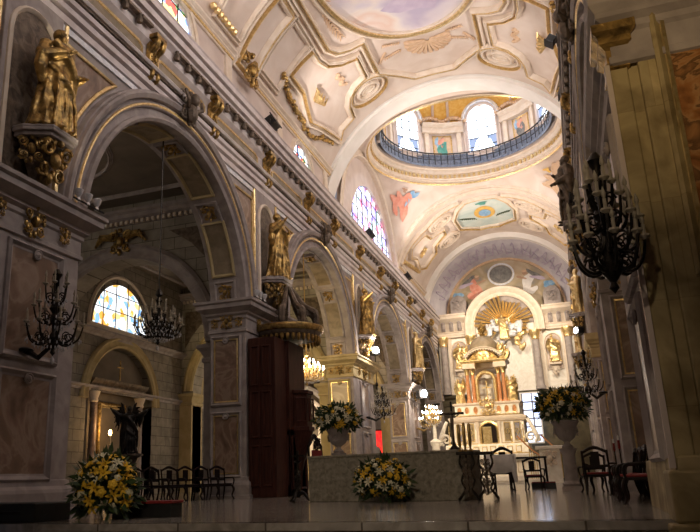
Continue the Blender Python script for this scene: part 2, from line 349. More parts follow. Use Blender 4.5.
# ------------------------------------------------------------------ the shell
XL, XR, BAY = -9.3, 1.35, 11.75
YC = [4.0, 15.75, 27.5, 39.25, 51.0]; HO = 4.1; RA, ZA, ZT = 4.05, 5.75, 12.9
CX, VZ, VR = -3.75, 12.1, 6.3
Y1, Y2, YE = 30.3, 43.8, 56.8
def arcade_wall(x0, x1, ycs, r, zc, ztop, ya, yb, zbot=5.6, n=28):
    mb = MB(); cur = ya
    for yc in ycs:
        A = [(yc-r*cos(PI*i/n), zc+r*sin(PI*i/n)) for i in range(n+1)]
        mb.bb(x0, x1, cur, yc-r, zbot, ztop)
        for (a, za), (b, zb) in zip(A, A[1:]):
            for x in (x0, x1): mb.add([(x, a, za), (x, b, zb), (x, b, ztop), (x, a, ztop)], [(0, 1, 2, 3)])
            mb.add([(x0, a, za), (x0, b, zb), (x1, b, zb), (x1, a, za)], [(0, 1, 2, 3)])
        mb.add([(x0, yc-r, ztop), (x1, yc-r, ztop), (x1, yc+r, ztop), (x0, yc+r, ztop)], [(0, 1, 2, 3)])
        for s in (-1, 1): mb.add([(x0, yc+s*r, zbot), (x1, yc+s*r, zbot), (x1, yc+s*r, zc), (x0, yc+s*r, zc)], [(0, 1, 2, 3)])
        cur = yc+r
    mb.bb(x0, x1, cur, yb, zbot, ztop); return mb
struct(arcade_wall(XL, XL-1.1, YC, RA, ZA, ZT, -6, 57), 'wall_left', 'stone', smooth=True)
struct(arcade_wall(XR, XR+1.5, YC, RA, ZA, ZT, -6, 57), 'wall_right', 'stone', smooth=True)
def face_openings(mb, X, X2, z0, ztopf, ops, ya, yb, n=24):
    # wall sheet at X with round-headed openings (yc, r, zspring, zsill); X2: depth of the reveal
    cur = ya
    for yc, r, zs, sill in ops:
        mb.bb(X, X2, cur, yc-r, z0, ztopf)
        A = [(yc-r*cos(PI*i/n), zs+r*sin(PI*i/n)) for i in range(n+1)]
        for (a, za), (b, zb) in zip(A, A[1:]):
            for x in (X, X2): mb.add([(x, a, za), (x, b, zb), (x, b, ztopf), (x, a, ztopf)], [(0, 1, 2, 3)])
            mb.add([(X, a, za), (X, b, zb), (X2, b, zb), (X2, a, za)], [(0, 1, 2, 3)])
        if sill > z0: mb.bb(X, X2, yc-r, yc+r, z0, sill)
        for s in (-1, 1): mb.add([(X, yc+s*r, sill), (X2, yc+s*r, sill), (X2, yc+s*r, zs), (X, yc+s*r, zs)], [(0, 1, 2, 3)])
        cur = yc+r
    mb.bb(X, X2, cur, yb, z0, ztopf); return mb
# clerestory walls, between ledge and vault
CLX, CRX = -9.58, 2.08
struct(face_openings(MB(), CLX, CLX-.3, ZT-.05, 14.9, [(15.2, 1.75, 13.2, 12.95), (26.6, 1.15, 13.25, 12.95)], -6, Y1), 'wall_clerestory_left', 'upstone', smooth=True)
struct(MB().bb(CRX, CRX+.3, -6, Y1, ZT-.05, 14.9), 'wall_clerestory_right', 'upstone')
def lunette_wall(X, X2, win):
    mb = MB(); n = 40; rs = 6.36; ym = (Y1+1+Y2)/2; yw, rw, zw = win
    ys = sorted(set([Y1+1+(Y2-Y1-1)*i/n for i in range(n+1)]+[yw-rw, yw+rw]))
    for a, b in zip(ys, ys[1:]):
        def top(y): return 12.1+math.sqrt(max(rs*rs-(y-ym)**2, 0))
        def bot(y): return zw+math.sqrt(max(rw*rw-(y-yw)**2, 0)) if abs(y-yw) <= rw+1e-6 and zw+math.sqrt(max(rw*rw-(y-yw)**2, 0)) > ZT-.05 else ZT-.05
        mb.add([(X, a, bot(a)), (X, b, bot(b)), (X, b, top(b)), (X, a, top(a))], [(0, 1, 2, 3)])
        mb.add([(X, a, bot(a)), (X, b, bot(b)), (X2, b, bot(b)), (X2, a, bot(a))], [(0, 1, 2, 3)])
    return mb
struct(lunette_wall(CLX, CLX-.25, (38.5, 4.9, 12.0)), 'wall_lunette_left', 'upstone', smooth=True)
struct(lunette_wall(CRX, CRX+.25, (38.5, .01, 5)), 'wall_lunette_right', 'upstone', smooth=True)
# nave vault
def VM(s, y, h): a = s/6.25; return Vector((CX+(VR-h)*sin(a), y, VZ+(VR-h)*cos(a)))
def AM(s, y, h): a = s/6.1; return Vector((-3.7+(6.1-h)*sin(a), y, 12.0+(6.1-h)*cos(a)))
aM = math.asin(5.75/6.3)*6.25
struct(MB().grid(lambda u, v: VM(-aM-.35+2*(aM+.35)*u, -6+(Y1+6)*v, 0), 48, 8), 'ceiling', 'vault', smooth=True)
struct(MB().grid(lambda u, v: AM(-8.2+16.4*u, Y2+(53.7-Y2)*v, 0), 48, 6), 'ceiling_apse', 'vault', smooth=True)
struct(MB().bb(CLX, CLX-.3, Y2, 57, ZT-.05, 14.3).bb(CRX, CRX+.3, Y2, 57, ZT-.05, 14.3), 'wall_apse_sides', 'upstone')
for k, yb_ in enumerate((19.3, 23.9, 29.6)): struct(MB().bb(CLX, CLX+.1, yb_-.22, yb_+.22, 12.9, 14.5), 'trim_%d' % (53+k), 'mould')
# the two transverse arches of the crossing
tr = MB().arch((CX, Y1, VZ), (1, 0, 0), (0, -1, 0), 6.1, [(.3, 0), (.3, .10), (.26, .18), (.2, .18), (.17, .06), (.08, .06), (.06, .12), (.0, .12), (0, -1.0), (.3, -1.0)], .1, PI-.1, 56)
struct(tr, 'trim_1', 'white', smooth=True)
tr = MB().arch((-3.72, Y2, 12.1), (1, 0, 0), (0, -1, 0), 5.9, [(.35, 0), (.35, .06), (.25, .12), (.12, .08), (.1, .03), (0, .03), (0, -.5), (.25, -.5)], .1, PI-.1, 56)
struct(tr, 'trim_2', 'mould', smooth=True)
tr = MB().arch((-3.7, 53.4, 12.0), (1, 0, 0), (0, -1, 0), 5.72, [(.5, 0), (.42, .12), (.25, .16), (.1, .1), (0, .1), (0, -.5), (.4, -.5)], .08, PI-.08, 56)
struct(tr, 'trim_3', 'white', smooth=True)
# pendentives
DX, DY = CX, 37.5
def bound(th):
    c, s = cos(th), sin(th); xa, xb, ya, yb = CLX, CRX, Y1+.98, Y2; t = 1e9
    if c > 1e-9: t = min(t, (xb-DX)/c)
    if c < -1e-9: t = min(t, (xa-DX)/c)
    if s > 1e-9: t = min(t, (yb-DY)/s)
    if s < -1e-9: t = min(t, (ya-DY)/s)
    x, y = DX+t*c, DY+t*s; ym = (Y1+1+Y2)/2
    if abs(y-ya) < 1e-6 or abs(y-yb) < 1e-6: z = 12.1+math.sqrt(max((6.1 if abs(y-ya) < 1e-6 else 6.05)**2-(x-CX)**2, 0))
    else: z = 12.1+math.sqrt(max(6.36**2-(y-ym)**2, 0))
    return Vector((x, y, z))
def pend(u, v):
    th = 2*PI*u; q = bound(th); r = Vector((DX+5.5*cos(th), DY+5.5*sin(th), 18.3)); p = q.lerp(r, v); p.z = q.z+(r.z-q.z)*sin(v*PI/2)**.9; return p
struct(MB().grid(pend, 160, 10, True), 'ceiling_pendentives', 'vault', smooth=True)
def PM(a, b, h):
    p = pend(a, b); c = Vector((DX, DY, 13.5)); return p+(c-p).normalized()*h
for u0, cols, w_ in ((.372, ('pink', 'azure', 'skin', 'pink'), 'left'), (.128, ('tan', 'tan', 'orange', 'tan'), 'right')):
    root = None
    for (du, v0), rr, mm in zip(((0, .52), (-.012, .62), (.006, .72), (.014, .38)), ((.014, .16), (.010, .09), (.005, .045), (.010, .12)), cols):
        o = MB().fill(blob((u0+du, v0), None, 0, rr, int(100*v0)+7, 20, .3), PM, .09 if mm != 'skin' else .12, 3).build('painted_pendentive_figure' if root is None else 'painted_drapery', mm, root)
        if root is None: root = tag(o, 'painted figure on the far %s pendentive of the crossing' % w_, 'painting')
ring = MB().lathe([(5.62, 18.2), (5.5, 18.22), (5.45, 18.3), (5.5, 18.36), (5.36, 18.42), (5.36, 18.5), (5.3, 18.55), (5.3, 18.78), (5.16, 18.84), (5.12, 18.95), (5.12, 19.05), (5.0, 19.1), (5.0, 19.25), (5.3, 19.3)], (DX, DY, 0), 96, cap=False)
ringo = struct(ring, 'trim_4', 'mould', smooth=True)
g = MB()
for i in range(110):
    a = 2*PI*i/110; g.box((DX+5.26*cos(a), DY+5.26*sin(a), 18.66), (.12, .15, .2), a)
g.build('dentil_band', 'gilt', ringo)
MB().lathe([(5.53, 18.19), (5.47, 18.16), (5.43, 18.24), (5.47, 18.3)], (DX, DY, 0), 96, cap=False).build('gilt_fillet', 'gilt', ringo, True)
# drum and dome
DR = 4.95
struct(MB().lathe([(DR, 19.1), (DR, 22.35)], (DX, DY, 0), 72, cap=False), 'wall_drum', 'upstone', smooth=True)
struct(MB().lathe([(4.72, 19.1), (4.72, 19.92), (4.86, 19.96)], (DX, DY, 0), 72, cap=False), 'trim_29', 'dusk', smooth=True)
struct(MB().lathe([(DR*cos(a), 22.3+5.2*sin(a)) for a in [PI/2*i/14 for i in range(14)]]+[(.02, 27.55)], (DX, DY, 0), 72, cap=False), 'ceiling_dome', 'orange', smooth=True)
def DM(th0): return lambda a, z, h: Vector((DX+(DR-h)*cos(R_(th0)+a/DR), DY+(DR-h)*sin(R_(th0)+a/DR), z))
for k in range(6):
    th = 82+60*k; f = DM(th)
    P = [(-.9, 19.95), (.9, 19.95)]+[(.9*cos(PI*i/14), 22.2+.9*sin(PI*i/14)) for i in range(0, 15)]
    fr = MB().frame(P, [(0, .06), (0, .2), (-.12, .26), (-.2, .14), (-.3, .14), (-.34, 0)], f)
    wo = struct(fr, 'window_%d' % (k+1), 'upstone', smooth=True)
    MB().fill(P, f, .06, 6).build('pane', 'day', wo)
    MB().fill(rect(-.88, .88, 19.97, 20.9, 3), f, .08, 2).build('lower_pane', 'dusk2', wo)
    bars = MB()
    for a in (-.32, .32): bars.frame([(a, 19.95), (a, 22.9)], [(-.02, .07), (-.02, .12), (.02, .12), (.02, .07)], f, False)
    for z in (20.3, 20.9, 21.5, 22.1): bars.frame([(-.93, z), (0, z), (.93, z)], [(-.02, .07), (-.02, .11), (.02, .11), (.02, .07)], f, False)
    bars.build('glazing_bars', 'black', wo)
    MB().frame([(1.28*cos(PI*i/16), 22.2+1.28*sin(PI*i/16)) for i in range(17)], [(0, 0), (0, .3), (.16, .36), (.24, .2), (.3, .2), (.3, 0)], f, False).build('hood_moulding', 'silver', wo, True)
    # panel between the windows: pilasters, entablature and painted panel
    f = DM(th+30); q = MB()
    for a in (-1.22, .92): q.grid(lambda u, v, a=a: f(a+.3*u, 19.3+2.2*v, .18), 3, 1); q.frame(rect(a, a+.3, 19.3, 21.5, 3), [(0, .0), (0, .18), (.02, .2)], f)
    q.frame([(-1.4, 21.45), (0, 21.45), (1.4, 21.45)], [(0, 0), (0, .22), (.14, .26), (.14, .2), (.4, .2), (.45, .3), (.55, .42), (.63, .42), (.65, 0)], f, False)
    po = struct(q, 'trim_%d' % (30+k), 'mould')
    P = rect(-.62, .62, 19.85, 21.35, 4)
    pt = MB().fill(P, f, .03, 4).build('painted_panel', 'tan', po)
    MB().frame(P, prs(.8), f).build('picture_frame', 'gilt', po)
    body = 'teal' if k % 2 == 0 else 'grey'
    for pc, rr, mm in (((.0, 20.4), (.32, .5), body), ((.05, 20.85), (.22, .3), 'pink'), ((-.02, 21.15), (.1, .12), 'skin'), ((.36, 20.9), (.12, .35), 'azure')):
        MB().fill(blob(pc, f, 0, rr, k+3), f, .05, 2).build('painted_figure', mm, po)
    # gold half-dome segment ribs and garland
    q = MB()
    for a in (-.5, .5):
        q.tube([Vector((DX+(DR*cos(t)-.06)*cos(R_(th+30)+a/DR*(1-.0*t)), DY+(DR*cos(t)-.06)*sin(R_(th+30)+a/DR), 22.3+5.2*sin(t))) for t in [PI/2*i/12*.95 for i in range(13)]], .09, 5)
    struct(q, 'trim_%d' % (40+k), 'upstone', smooth=True)
    q = MB()
    for j in range(14):
        t = j/13; a = -1.5+3*t; q.ell(f(a, 22.2+.3*abs(sin(t*PI*2)), .2), (.17, .17, .14), 7)
    tag(q.build('stucco_garland', 'tan', None, True), 'stucco garland on the dome drum, %s' % ['over the rear left panel', 'left of the leftmost visible window', 'at the near left', 'at the near side', 'at the near right', 'right of the middle window over the grey figure'][(k+0) % 6], 'garland')
rail = MB().lathe([(4.62, 19.9), (4.56, 19.9), (4.56, 19.96), (4.62, 19.96)], (DX, DY, 0), 72, cap=False)
for i in range(72):
    a = 2*PI*i/72; rail.tube([(DX+4.6*cos(a), DY+4.6*sin(a), 19.2), (DX+4.6*cos(a), DY+4.6*sin(a), 19.92)], .022, 4)
rail.lathe([(4.62, 19.5), (4.58, 19.5), (4.58, 19.53), (4.62, 19.53)], (DX, DY, 0), 72, cap=False)
tag(rail.build('gallery_railing', 'black', None), 'thin black iron railing circling the foot of the dome drum', 'railing')
# stained windows of the side walls
def round_window(n, X, yc, r, zs, sill, m_, sgn, bars=(3, 3), lead='black'):
    f = wallx(X, sgn); P = [(yc+r*cos(PI*i/24), zs+r*sin(PI*i/24)) for i in range(25)]
    if zs-sill > .02: P = [(yc-r, sill), (yc+r, sill)]+P
    P = [(a, max(b, sill)) for a, b in P]
    wo = struct(MB().frame(P, [(-.02, -.02), (-.02, .05), (-.1, .08), (-.16, .05), (-.2, 0)], f), 'window_%d' % n, 'mould', smooth=True)
    MB().fill(P, f, -.05, 5).build('stained_glass', m_, wo)
    b = MB(); top = zs+r
    for i in range(1, bars[0]):
        y = yc-r+2*r*i/bars[0]; z = zs+math.sqrt(max(r*r-(y-yc)**2, 0)); b.tube([(X-sgn*.02, y, sill), (X-sgn*.02, y, z)], .025, 4)
    for i in range(1, bars[1]):
        z = sill+(top-sill)*i/bars[1]; hw = r if z < zs else math.sqrt(max(r*r-(z-zs)**2, 0)); b.tube([(X-sgn*.02, yc-hw, z), (X-sgn*.02, yc+hw, z)], .022, 4)
    b.build('lead_bars', lead, wo); return wo, f
round_window(11, CLX-.02, 15.2, 1.75, 13.2, 12.95, 'sg2', 1, (4, 3))
round_window(12, CLX-.02, 26.6, 1.15, 13.25, 12.95, 'sg2', 1, (3, 3))
round_window(13, CLX-.12, 38.5, 4.9, 12.0, 12.9, 'sg3', 1, (9, 6))
for yc, r, zs, n in ((15.2, 1.75, 13.2, 50), (26.6, 1.15, 13.25, 51)):
    struct(MB().arch((CLX, yc, zs), (0, 1, 0), (1, 0, 0), r+.15, [(0, 0), (0, .08), (.1, .12), (.16, .04), (.2, 0)], .15, PI-.15, 24), 'trim_%d' % n, 'mould', smooth=True)
struct(MB().arch((CLX, (Y1+1+Y2)/2, 12.1), (0, 1, 0), (1, 0, 0), 6.05, [(0, 0), (0, .25), (.06, .3), (.12, .25), (.4, .25)], .1, PI-.1, 48), 'trim_52', 'mould', smooth=True)
# vault springing cornices with a gilt edge
for X, s, nm in ((CLX, 1, 'trim_5'), (CRX, -1, 'trim_6')):
    for ya, yb, q in ((-6, Y1, ''), (Y2, 53.4, '')):
        o = struct(MB().line((X, ya, 14.45 if ya < 0 else 13.75), (X, yb, 14.45 if ya < 0 else 13.75), (s, 0, 0), [(0, 0), (.08, 0), (.1, .08), (.2, .14), (.2, .2), (.3, .26), (.3, .34), (0, .42)]), nm if ya < 0 else nm+'0', 'mould')
        MB().line((X, ya, 14.51 if ya < 0 else 13.81), (X, yb, 14.51 if ya < 0 else 13.81), (s, 0, 0), [(.09, 0), (.14, 0), (.16, .05), (.11, .05)]).build('gilt_fillet', 'gilt', o)
# ---- stucco coffering of the nave vault (s across, y along)
SC = -.2
def half(P, s): return [(SC+s*a, b) for a, b in P]
def both(P, mir=True): return [(SC+s*a, y) for s in (1, -1) for a, y in [(0, 0)]]
MP = [(0, 0), (0, .14), (.05, .22), (.11, .22), (.14, .08), (.24, .08), (.26, .18), (.33, .18), (.35, 0)]
def vframe(name, P, f=VM, prof=MP, m_='mould', closed=True, fil=True, flip=False):
    if flip: P = P[::-1]
    # densify so the moulding follows the vault
    Q = []; n = len(P)
    for i in range(n if closed else n-1):
        a, b = P[i], P[(i+1) % n]; k = max(1, int(math.dist(a, b)/.45))
        Q += [(a[0]+(b[0]-a[0])*j/k, a[1]+(b[1]-a[1])*j/k) for j in range(k)]
    if not closed: Q.append(P[-1])
    o = struct(MB().frame(Q, prof, f, closed), name, m_, smooth=True)
    if fil:
        a = prof[-1][0]
        MB().frame(Q, [(a*.30, .215), (a*.30, .25), (a*.40, .25), (a*.44, .1)], f, closed).build('gilt_fillet', 'gilt', o)
    return o
def curve(c, r, a0, a1, n=8, ry=None): ry = ry or r; return [(c[0]+r*cos(R_(a0+(a1-a0)*i/n)), c[1]+ry*sin(R_(a0+(a1-a0)*i/n))) for i in range(n+1)]
YM = 20.4
HL = [(0, 29.15), (.85, 29.1), (2.2, 27.5), (2.2, 24.9), (2.9, 24.75), (3.35, 24.45), (3.6, 23.9), (3.6, YM)]
L1 = half(HL, 1)+[(a, 2*YM-b) for a, b in half(HL, 1)[::-1][1:]]
L1 += [(2*SC-a, b) for a, b in L1[::-1][1:-1]]
vframe('trim_60', L1)
HB = [(2.75, 27.75), (2.75, 25.5), (3.5, 25.2), (3.95, 24.7), (4.1, 24.1), (4.1, YM+.9)]
PAN = [(4.45, 23.45), (5.5, 23.3), (5.5, 24.6), (5.75, 25.3), (6.05, 26.3), (5.75, 27.4), (5.45, 29.1), (5.2, 28.85), (4.5, 28.9), (4.4, 28.1), (4.1, 27.55), (3.6, 27.2), (3.05, 27.1), (3.0, 25.75), (3.7, 25.4), (4.25, 24.8), (4.45, 24.1)]
RIB = [(4.35, YM-.5), (4.35, YM+.5), (6.95, YM+.5), (6.95, YM-.5)]
SIDE = [(4.35, YM+1.0), (4.35, YM+2.5), (6.4, YM+2.5), (6.4, YM+1.0)]
n_ = 61
for s in (1, -1):
    for my in (0, 1):
        def T(P): return [(SC+s*a, 2*YM-b if my else b) for a, b in P]
        fl = (s == -1) != bool(my)
        vframe('trim_%d' % n_, T(HB), closed=False, flip=fl, prof=[(a*.6, b) for a, b in MP], fil=False); n_ += 1
        vframe('trim_%d' % n_, T(PAN), flip=not fl); n_ += 1
        vframe('trim_%d' % n_, T(SIDE), flip=fl, prof=[(a*.6, b*.8) for a, b in MP], fil=False); n_ += 1
        P = circ(3.1, 28.2, 1.12, .95); vframe('trim_%d' % n_, T(P), flip=fl, prof=MP); n_ += 1
        P = circ(3.1, 28.2, .62, .5); o = vframe('trim_%d' % n_, T(P), flip=fl, prof=MP, fil=False); n_ += 1
        MB().fill(T(circ(3.1, 28.2, .36, .26, 20)), VM, .1, 3).build('boss', 'mould', o)
    P = [(SC+s*a, b) for a, b in RIB]; vframe('trim_%d' % n_, P, flip=s == -1); n_ += 1
# great oval painting
OV = circ(SC, YM, 2.95, 5.45, 64)
o = struct(MB().frame(OV, [(0, 0), (0, .12), (-.08, .2), (-.16, .2), (-.2, .1), (-.26, .1), (-.3, .16), (-.36, .16), (-.42, 0)], VM), 'trim_90', 'mould', smooth=True)
MB().frame(OV, [(-.03, .13), (-.06, .235), (-.18, .235), (-.22, .13)], VM).build('gilt_moulding', 'gilt', o, True)
fr = MB().fill(OV, VM, .03, 12).build('ceiling_painting', 'fresco', None); tag(fr, 'oval ceiling painting of pale sky and lilac clouds in gilt frame', 'painting')
for i, (c, r, mm) in enumerate([((-.15, 23.9), (.95, .75), 'lilac'), ((.5, 23.2), (.6, .9), 'lilac'), ((-.35, 22.9), (.55, .8), 'pink'), ((-.15, 22.1), (.24, .3), 'skin'), ((.45, 22.4), (.3, .6), 'azure')]):
    MB().fill(blob(c, None, 0, r, 20+i), VM, .05+.006*i, 4).build('painted_cloud' if mm == 'lilac' else 'painted_figure', mm, fr)
# shell relief and sprays in the octagon
sh = MB(); c0 = (SC+.15, 26.75)
for i in range(13):
    a = R_(-12+204*i/12); L = 1.0
    sh.tube([VM(c0[0]+t*L*cos(a)*1.0, c0[1]+t*L*sin(a), .03+.05*sin(t*PI)) for t in (.1, .35, .6, .85, 1)], [.03, .07, .10, .12, .06], 5)
tag(sh.build('shell_relief', 'tan', None, True), 'tan stucco shell relief below the oval ceiling painting', 'relief')
for s in (1, -1):
    for k, (bx, by, ang) in enumerate(((1.05, 26.9, 10), (1.0, 26.4, -30), (1.7, 26.6, 60))):
        q = MB(); q.tube([VM(SC+s*(bx+.75*cos(R_(ang))*t), by+.55*sin(R_(ang))*t, .035) for t in (0, .5, 1)], .03, 4)
        for j in range(8):
            t = j/7; x = bx+t*.75*cos(R_(ang)); y = by+t*.55*sin(R_(ang))
            for sd in (-1, 1): q.tube([VM(SC+s*x, y, .03), VM(SC+s*(x+.1*cos(R_(ang+55*sd))), y+.14*sin(R_(ang+55*sd)), .06)], [.04, .015], 4)
        tag(q.build('leaf_relief', 'tan', None), 'tan stucco leaf spray %s of the ceiling shell relief, %s' % ('right' if s > 0 else 'left', ('middle one', 'nearest the altar', 'outermost')[k]), 'relief')
    q = MB()
    for j in range(11):
        t = j/10; x, y = 2.95+.15*sin(t*3), 21.6+2.3*t
        for sd in (-1, 1): q.tube([VM(SC+s*x, y, .03), VM(SC+s*(x+sd*.24*(1-.5*t)), y+.3, .06)], [.05, .02], 4)
    tag(q.build('palm_relief', 'tan', None), 'tan stucco palm branch beside the %s edge of the oval ceiling painting' % ('right' if s > 0 else 'left'), 'relief')
    q = MB()
    q.tube([VM(SC+s*3.9, 25.8+.25*j, .03) for j in range(5)], .03, 4)
    for j in range(9): q.ell(VM(SC+s*(3.9+.1*sin(j*1.3)), 25.9+.11*j, .03), (.13, .12, .06), 6)
    tag(q.build('flower_relief', 'tan', None), 'small tan stucco flower spray in the %s panel of the nave vault' % ('right' if s > 0 else 'left'), 'relief')
# gilded garlands and crests at the edge of the coffering
GP = [(5.85, 22.75), (6.15, 23.5), (6.3, 24.4), (6.35, 25.2), (6.6, 26.2), (6.5, 27.3), (6.15, 27.9), (5.95, 29.2)]
for s in (1, -1):
    q = MB(); r = random.Random(3)
    for (a, b), (c, d) in zip(GP, GP[1:]):
        for j in range(7):
            t = j/7; x = a+(c-a)*t; y = b+(d-b)*t
            q.ell(VM(SC+s*(x+r.uniform(-.07, .07)), y, .12), (r.uniform(.07, .14), r.uniform(.07, .12), .1), 6)
    tag(q.build('gilded_garland', 'oldgilt', None, True), 'knotted gilded garland along the %s border of the nave vault coffering' % ('right' if s > 0 else 'left'), 'garland')
    q = MB()
    for j in range(5): q.tube([VM(SC+s*5.35, 25.8, .05), VM(SC+s*(5.35-.25+.02*j), 25.3+.26*j, .22), VM(SC+s*(5.0-.03*j), 25.2+.3*j, .12)], [.09, .08, .02], 5)
    tag(q.build('gilded_crest', 'gilt', None, True), 'gilded leaf crest at the %s edge of the nave vault' % ('right' if s > 0 else 'left'), 'crest')
    q = MB(); c = VM(SC+s*6.75, YM, .1); ornament(q, c-Vector((s*.05, 0, .3)), (0, 1, 0), (0, 0, 1), (-s, 0, 0), 1.3, 5)
    tag(q.build('gilded_cartouche', 'oldgilt', None, True), 'gilded cartouche at the foot of the %s vault rib' % ('right' if s > 0 else 'left'), 'cartouche')
    q = MB()
    for j in range(7): q.ell(VM(SC+s*6.4, 17.4+.25*j, .15), (.13, .13, .12), 6)
    tag(q.build('gilded_swag', 'gilt', None, True), 'small gilded swag on the %s side of the vault near the camera' % ('right' if s > 0 else 'left'), 'garland')
# ---- apse vault ornament
SA = -.25; HO_ = [(0, 45.2), (1.1, 45.2), (1.85, 46.2), (2.3, 47.5), (2.2, 49.8), (.8, 51.4), (0, 51.4)]
OC = [(SA+a, b) for a, b in HO_]+[(SA-a, b) for a, b in HO_[::-1][1:-1]]
o = vframe('trim_91', OC, f=AM); MB().fill(OC, AM, .03, 6).build('painted_sky', 'fresco3', o)
em = MB().fill(circ(SA, 48.2, .72, 1.2, 20), AM, .06, 3).build('coat_of_arms', 'orange', None); tag(em, 'painted gold framed blue coat of arms in the apse vault octagon', 'painting')
MB().fill(circ(SA, 48.3, .42, .7, 16), AM, .08, 2).build('blue_field', 'azure', em)
MB().fill(blob((SA, 46.4), None, 0, (.35, .3), 5), AM, .07, 2).build('galero_hat', 'teal', em)
for s in (1, -1):
    q = MB()
    for j in range(8): q.tube([AM(SA+s*(.7+.13*j), 49.3-.12*j, .05), AM(SA+s*(.85+.13*j), 48.9-.12*j, .05)], .035, 4)
    q.build('laurel_branch', 'leaf', em)
n_ = 92
for s in (1, -1):
    for cy, ry in ((46.4, .85), (50.4, .95)):
        P = circ(SA+s*3.1, cy, .95, ry, 28); vframe('trim_%d' % n_, P, f=AM, fil=False); n_ += 1
        P = circ(SA+s*3.1, cy, .5, ry*.5, 24); vframe('trim_%d' % n_, P, f=AM, prof=[(a*.6, b) for a, b in MP], fil=False); n_ += 1
    P = [(SA+s*a, b) for a, b in [(4.3, 46), (5.9, 45.3), (6.5, 46.2), (6.2, 47.6), (6.5, 49.2), (6.0, 50.6), (4.4, 50.6), (4.1, 49.4), (3.0, 48.9), (3.0, 47.8), (4.1, 47.4)]]
    vframe('trim_%d' % n_, P, f=AM, flip=s == -1); n_ += 1
    P = [(SA+s*a, b) for a, b in [(1.4, 44.9), (3.1, 45.0), (4.2, 45.3), (6.4, 44.7), (7.3, 44.6)]]
    vframe('trim_%d' % n_, P, f=AM, closed=False, flip=s == -1); n_ += 1
    q = MB()
    for j in range(9): q.ell(AM(SA+s*(6.9-.05*j), 45.4+.5*j, .1), (.16, .2, .15), 6)
    tag(q.build('gilded_garland', 'gilt', None, True), 'gilded garland at the %s foot of the apse vault' % ('right' if s > 0 else 'left'), 'garland')
    q = MB(); ornament(q, AM(SA+s*5.3, 48.2, .05), (0, 1, 0), (-s*.6, 0, .8), (-s*.8, 0, -.6), .8, 4)
    tag(q.build('gilded_crest', 'gilt', None, True), 'gilded crest in the %s panel of the apse vault' % ('right' if s > 0 else 'left'), 'crest')
# lavender band and lunette painting behind
def conch(u, v):
    a = PI*(.0+u); r = 5.75+(4.55-5.75)*v; c = Vector((-3.7, 53.8, 12.0)).lerp(Vector((-3.85, YE-.1, 12.45)), v); return Vector((c.x+r*cos(a), c.y, c.z+r*sin(a)))
struct(MB().grid(conch, 48, 6), 'ceiling_lavender_band', 'lav', smooth=True)
q = MB()
for k in range(17):
    a0 = .14+.72*k/16
    q.tube([conch(a0+.035*t, .5+.28*sin(6*t+k)) - Vector((0, .05, 0.03)) for t in [i/7 for i in range(8)]], .035, 4)
    q.tube([conch(a0+.02*cos(t*5), .45+.3*t) - Vector((0, .05, .03)) for t in [i/7 for i in range(8)]], .03, 4)
tag(q.build('stucco_scrollwork', 'lilac', None), 'mauve scrollwork relief on the lavender band above the apse lunette', 'relief')
FY = wally(YE-.12); LP_ = [(-3.85+4.6*cos(PI*i/32), 12.45+4.6*sin(PI*i/32)) for i in range(33)]
lun = MB().fill(LP_, FY, 0, 6).build('lunette_painting', 'fresco2', None); tag(lun, 'half round painting of two winged angels beside a grey medallion above the altar wall', 'painting')
MB().frame([(-3.85+4.45*cos(PI*i/32), 12.45+4.45*sin(PI*i/32)) for i in range(33)], [(-.14, .02), (-.14, .1), (.02, .12), (.06, .02)], FY, False).build('gilt_border', 'tan', lun, True)
def rblob(c, r, rot, seed, n=20, am=.14):
    P = blob((0, 0), None, 0, r, seed, n, am); cs, sn = cos(R_(rot)), sin(R_(rot)); return [(c[0]+x*cs-y*sn, c[1]+x*sn+y*cs) for x, y in P]
for k, (sg, cx, body) in enumerate(((-1, -6.0, 'pink'), (1, -1.9, 'cloth'))):
    ang_ = MB().fill(rblob((cx, 14.9), (.38, .85), -25*sg, 5+k), FY, .03, 3).build('painted_angel', body, lun)
    for j, (dx, dz, r, ro, mm) in enumerate(((sg*.55, .45, (.2, .75), 50*sg, 'grey'), (sg*.75, .2, (.14, .6), 75*sg, 'lilac'), (-sg*.2, .72, (.17, .2), 0, 'skin'), (-sg*.5, .35, (.42, .09), -20*sg, 'skin'), (sg*.25, -.75, (.45, .25), 20*sg, body), (-sg*.22, .84, (.18, .1), 0, 'tan'))):
        MB().fill(rblob((cx+dx, 14.9+dz), r, ro, 9+j+k), FY, .05+.006*j, 2).build('painted_detail', mm, ang_)
for cx, cz in ((-7.4, 14.3), (-.4, 14.5)): MB().fill(rblob((cx, cz), (.45, .3), 10, 3), FY, .03, 2).build('painted_cloud', 'azure', lun)
MB().fill(circ(-3.9, 15.7, .85, .72), FY, .05, 3).build('painted_medallion', 'grey', lun)
MB().frame(circ(-3.9, 15.7, .9, .77), [(0, .02), (0, .1), (-.14, .1), (-.14, .02)], FY).build('medallion_frame', 'silver', lun)
# end walls, floors, outer closure
struct(MB().bb(-20.8, 9.8, YE, YE+.4, -1.2, 18.5), 'wall_apse', 'ashlary')
struct(MB().bb(-20.8, 9.8, -6.4, -6, -1.2, 18.5), 'wall_entrance', 'stone')
struct(MB().bb(-20.8, 9.8, 8.42, 60, -.6, 0).bb(-7.05, 1.05, 8.3, 8.5, -.09, 0), 'floor', 'floor')
struct(MB().bb(-7.0, 1.0, 8.34, 8.5, -1.2, -.09), 'floor_step', 'stepface')
struct(MB().bb(-20.8, 9.8, -6.4, 8.35, -1.3, -1.15), 'floor_nave', 'floor')
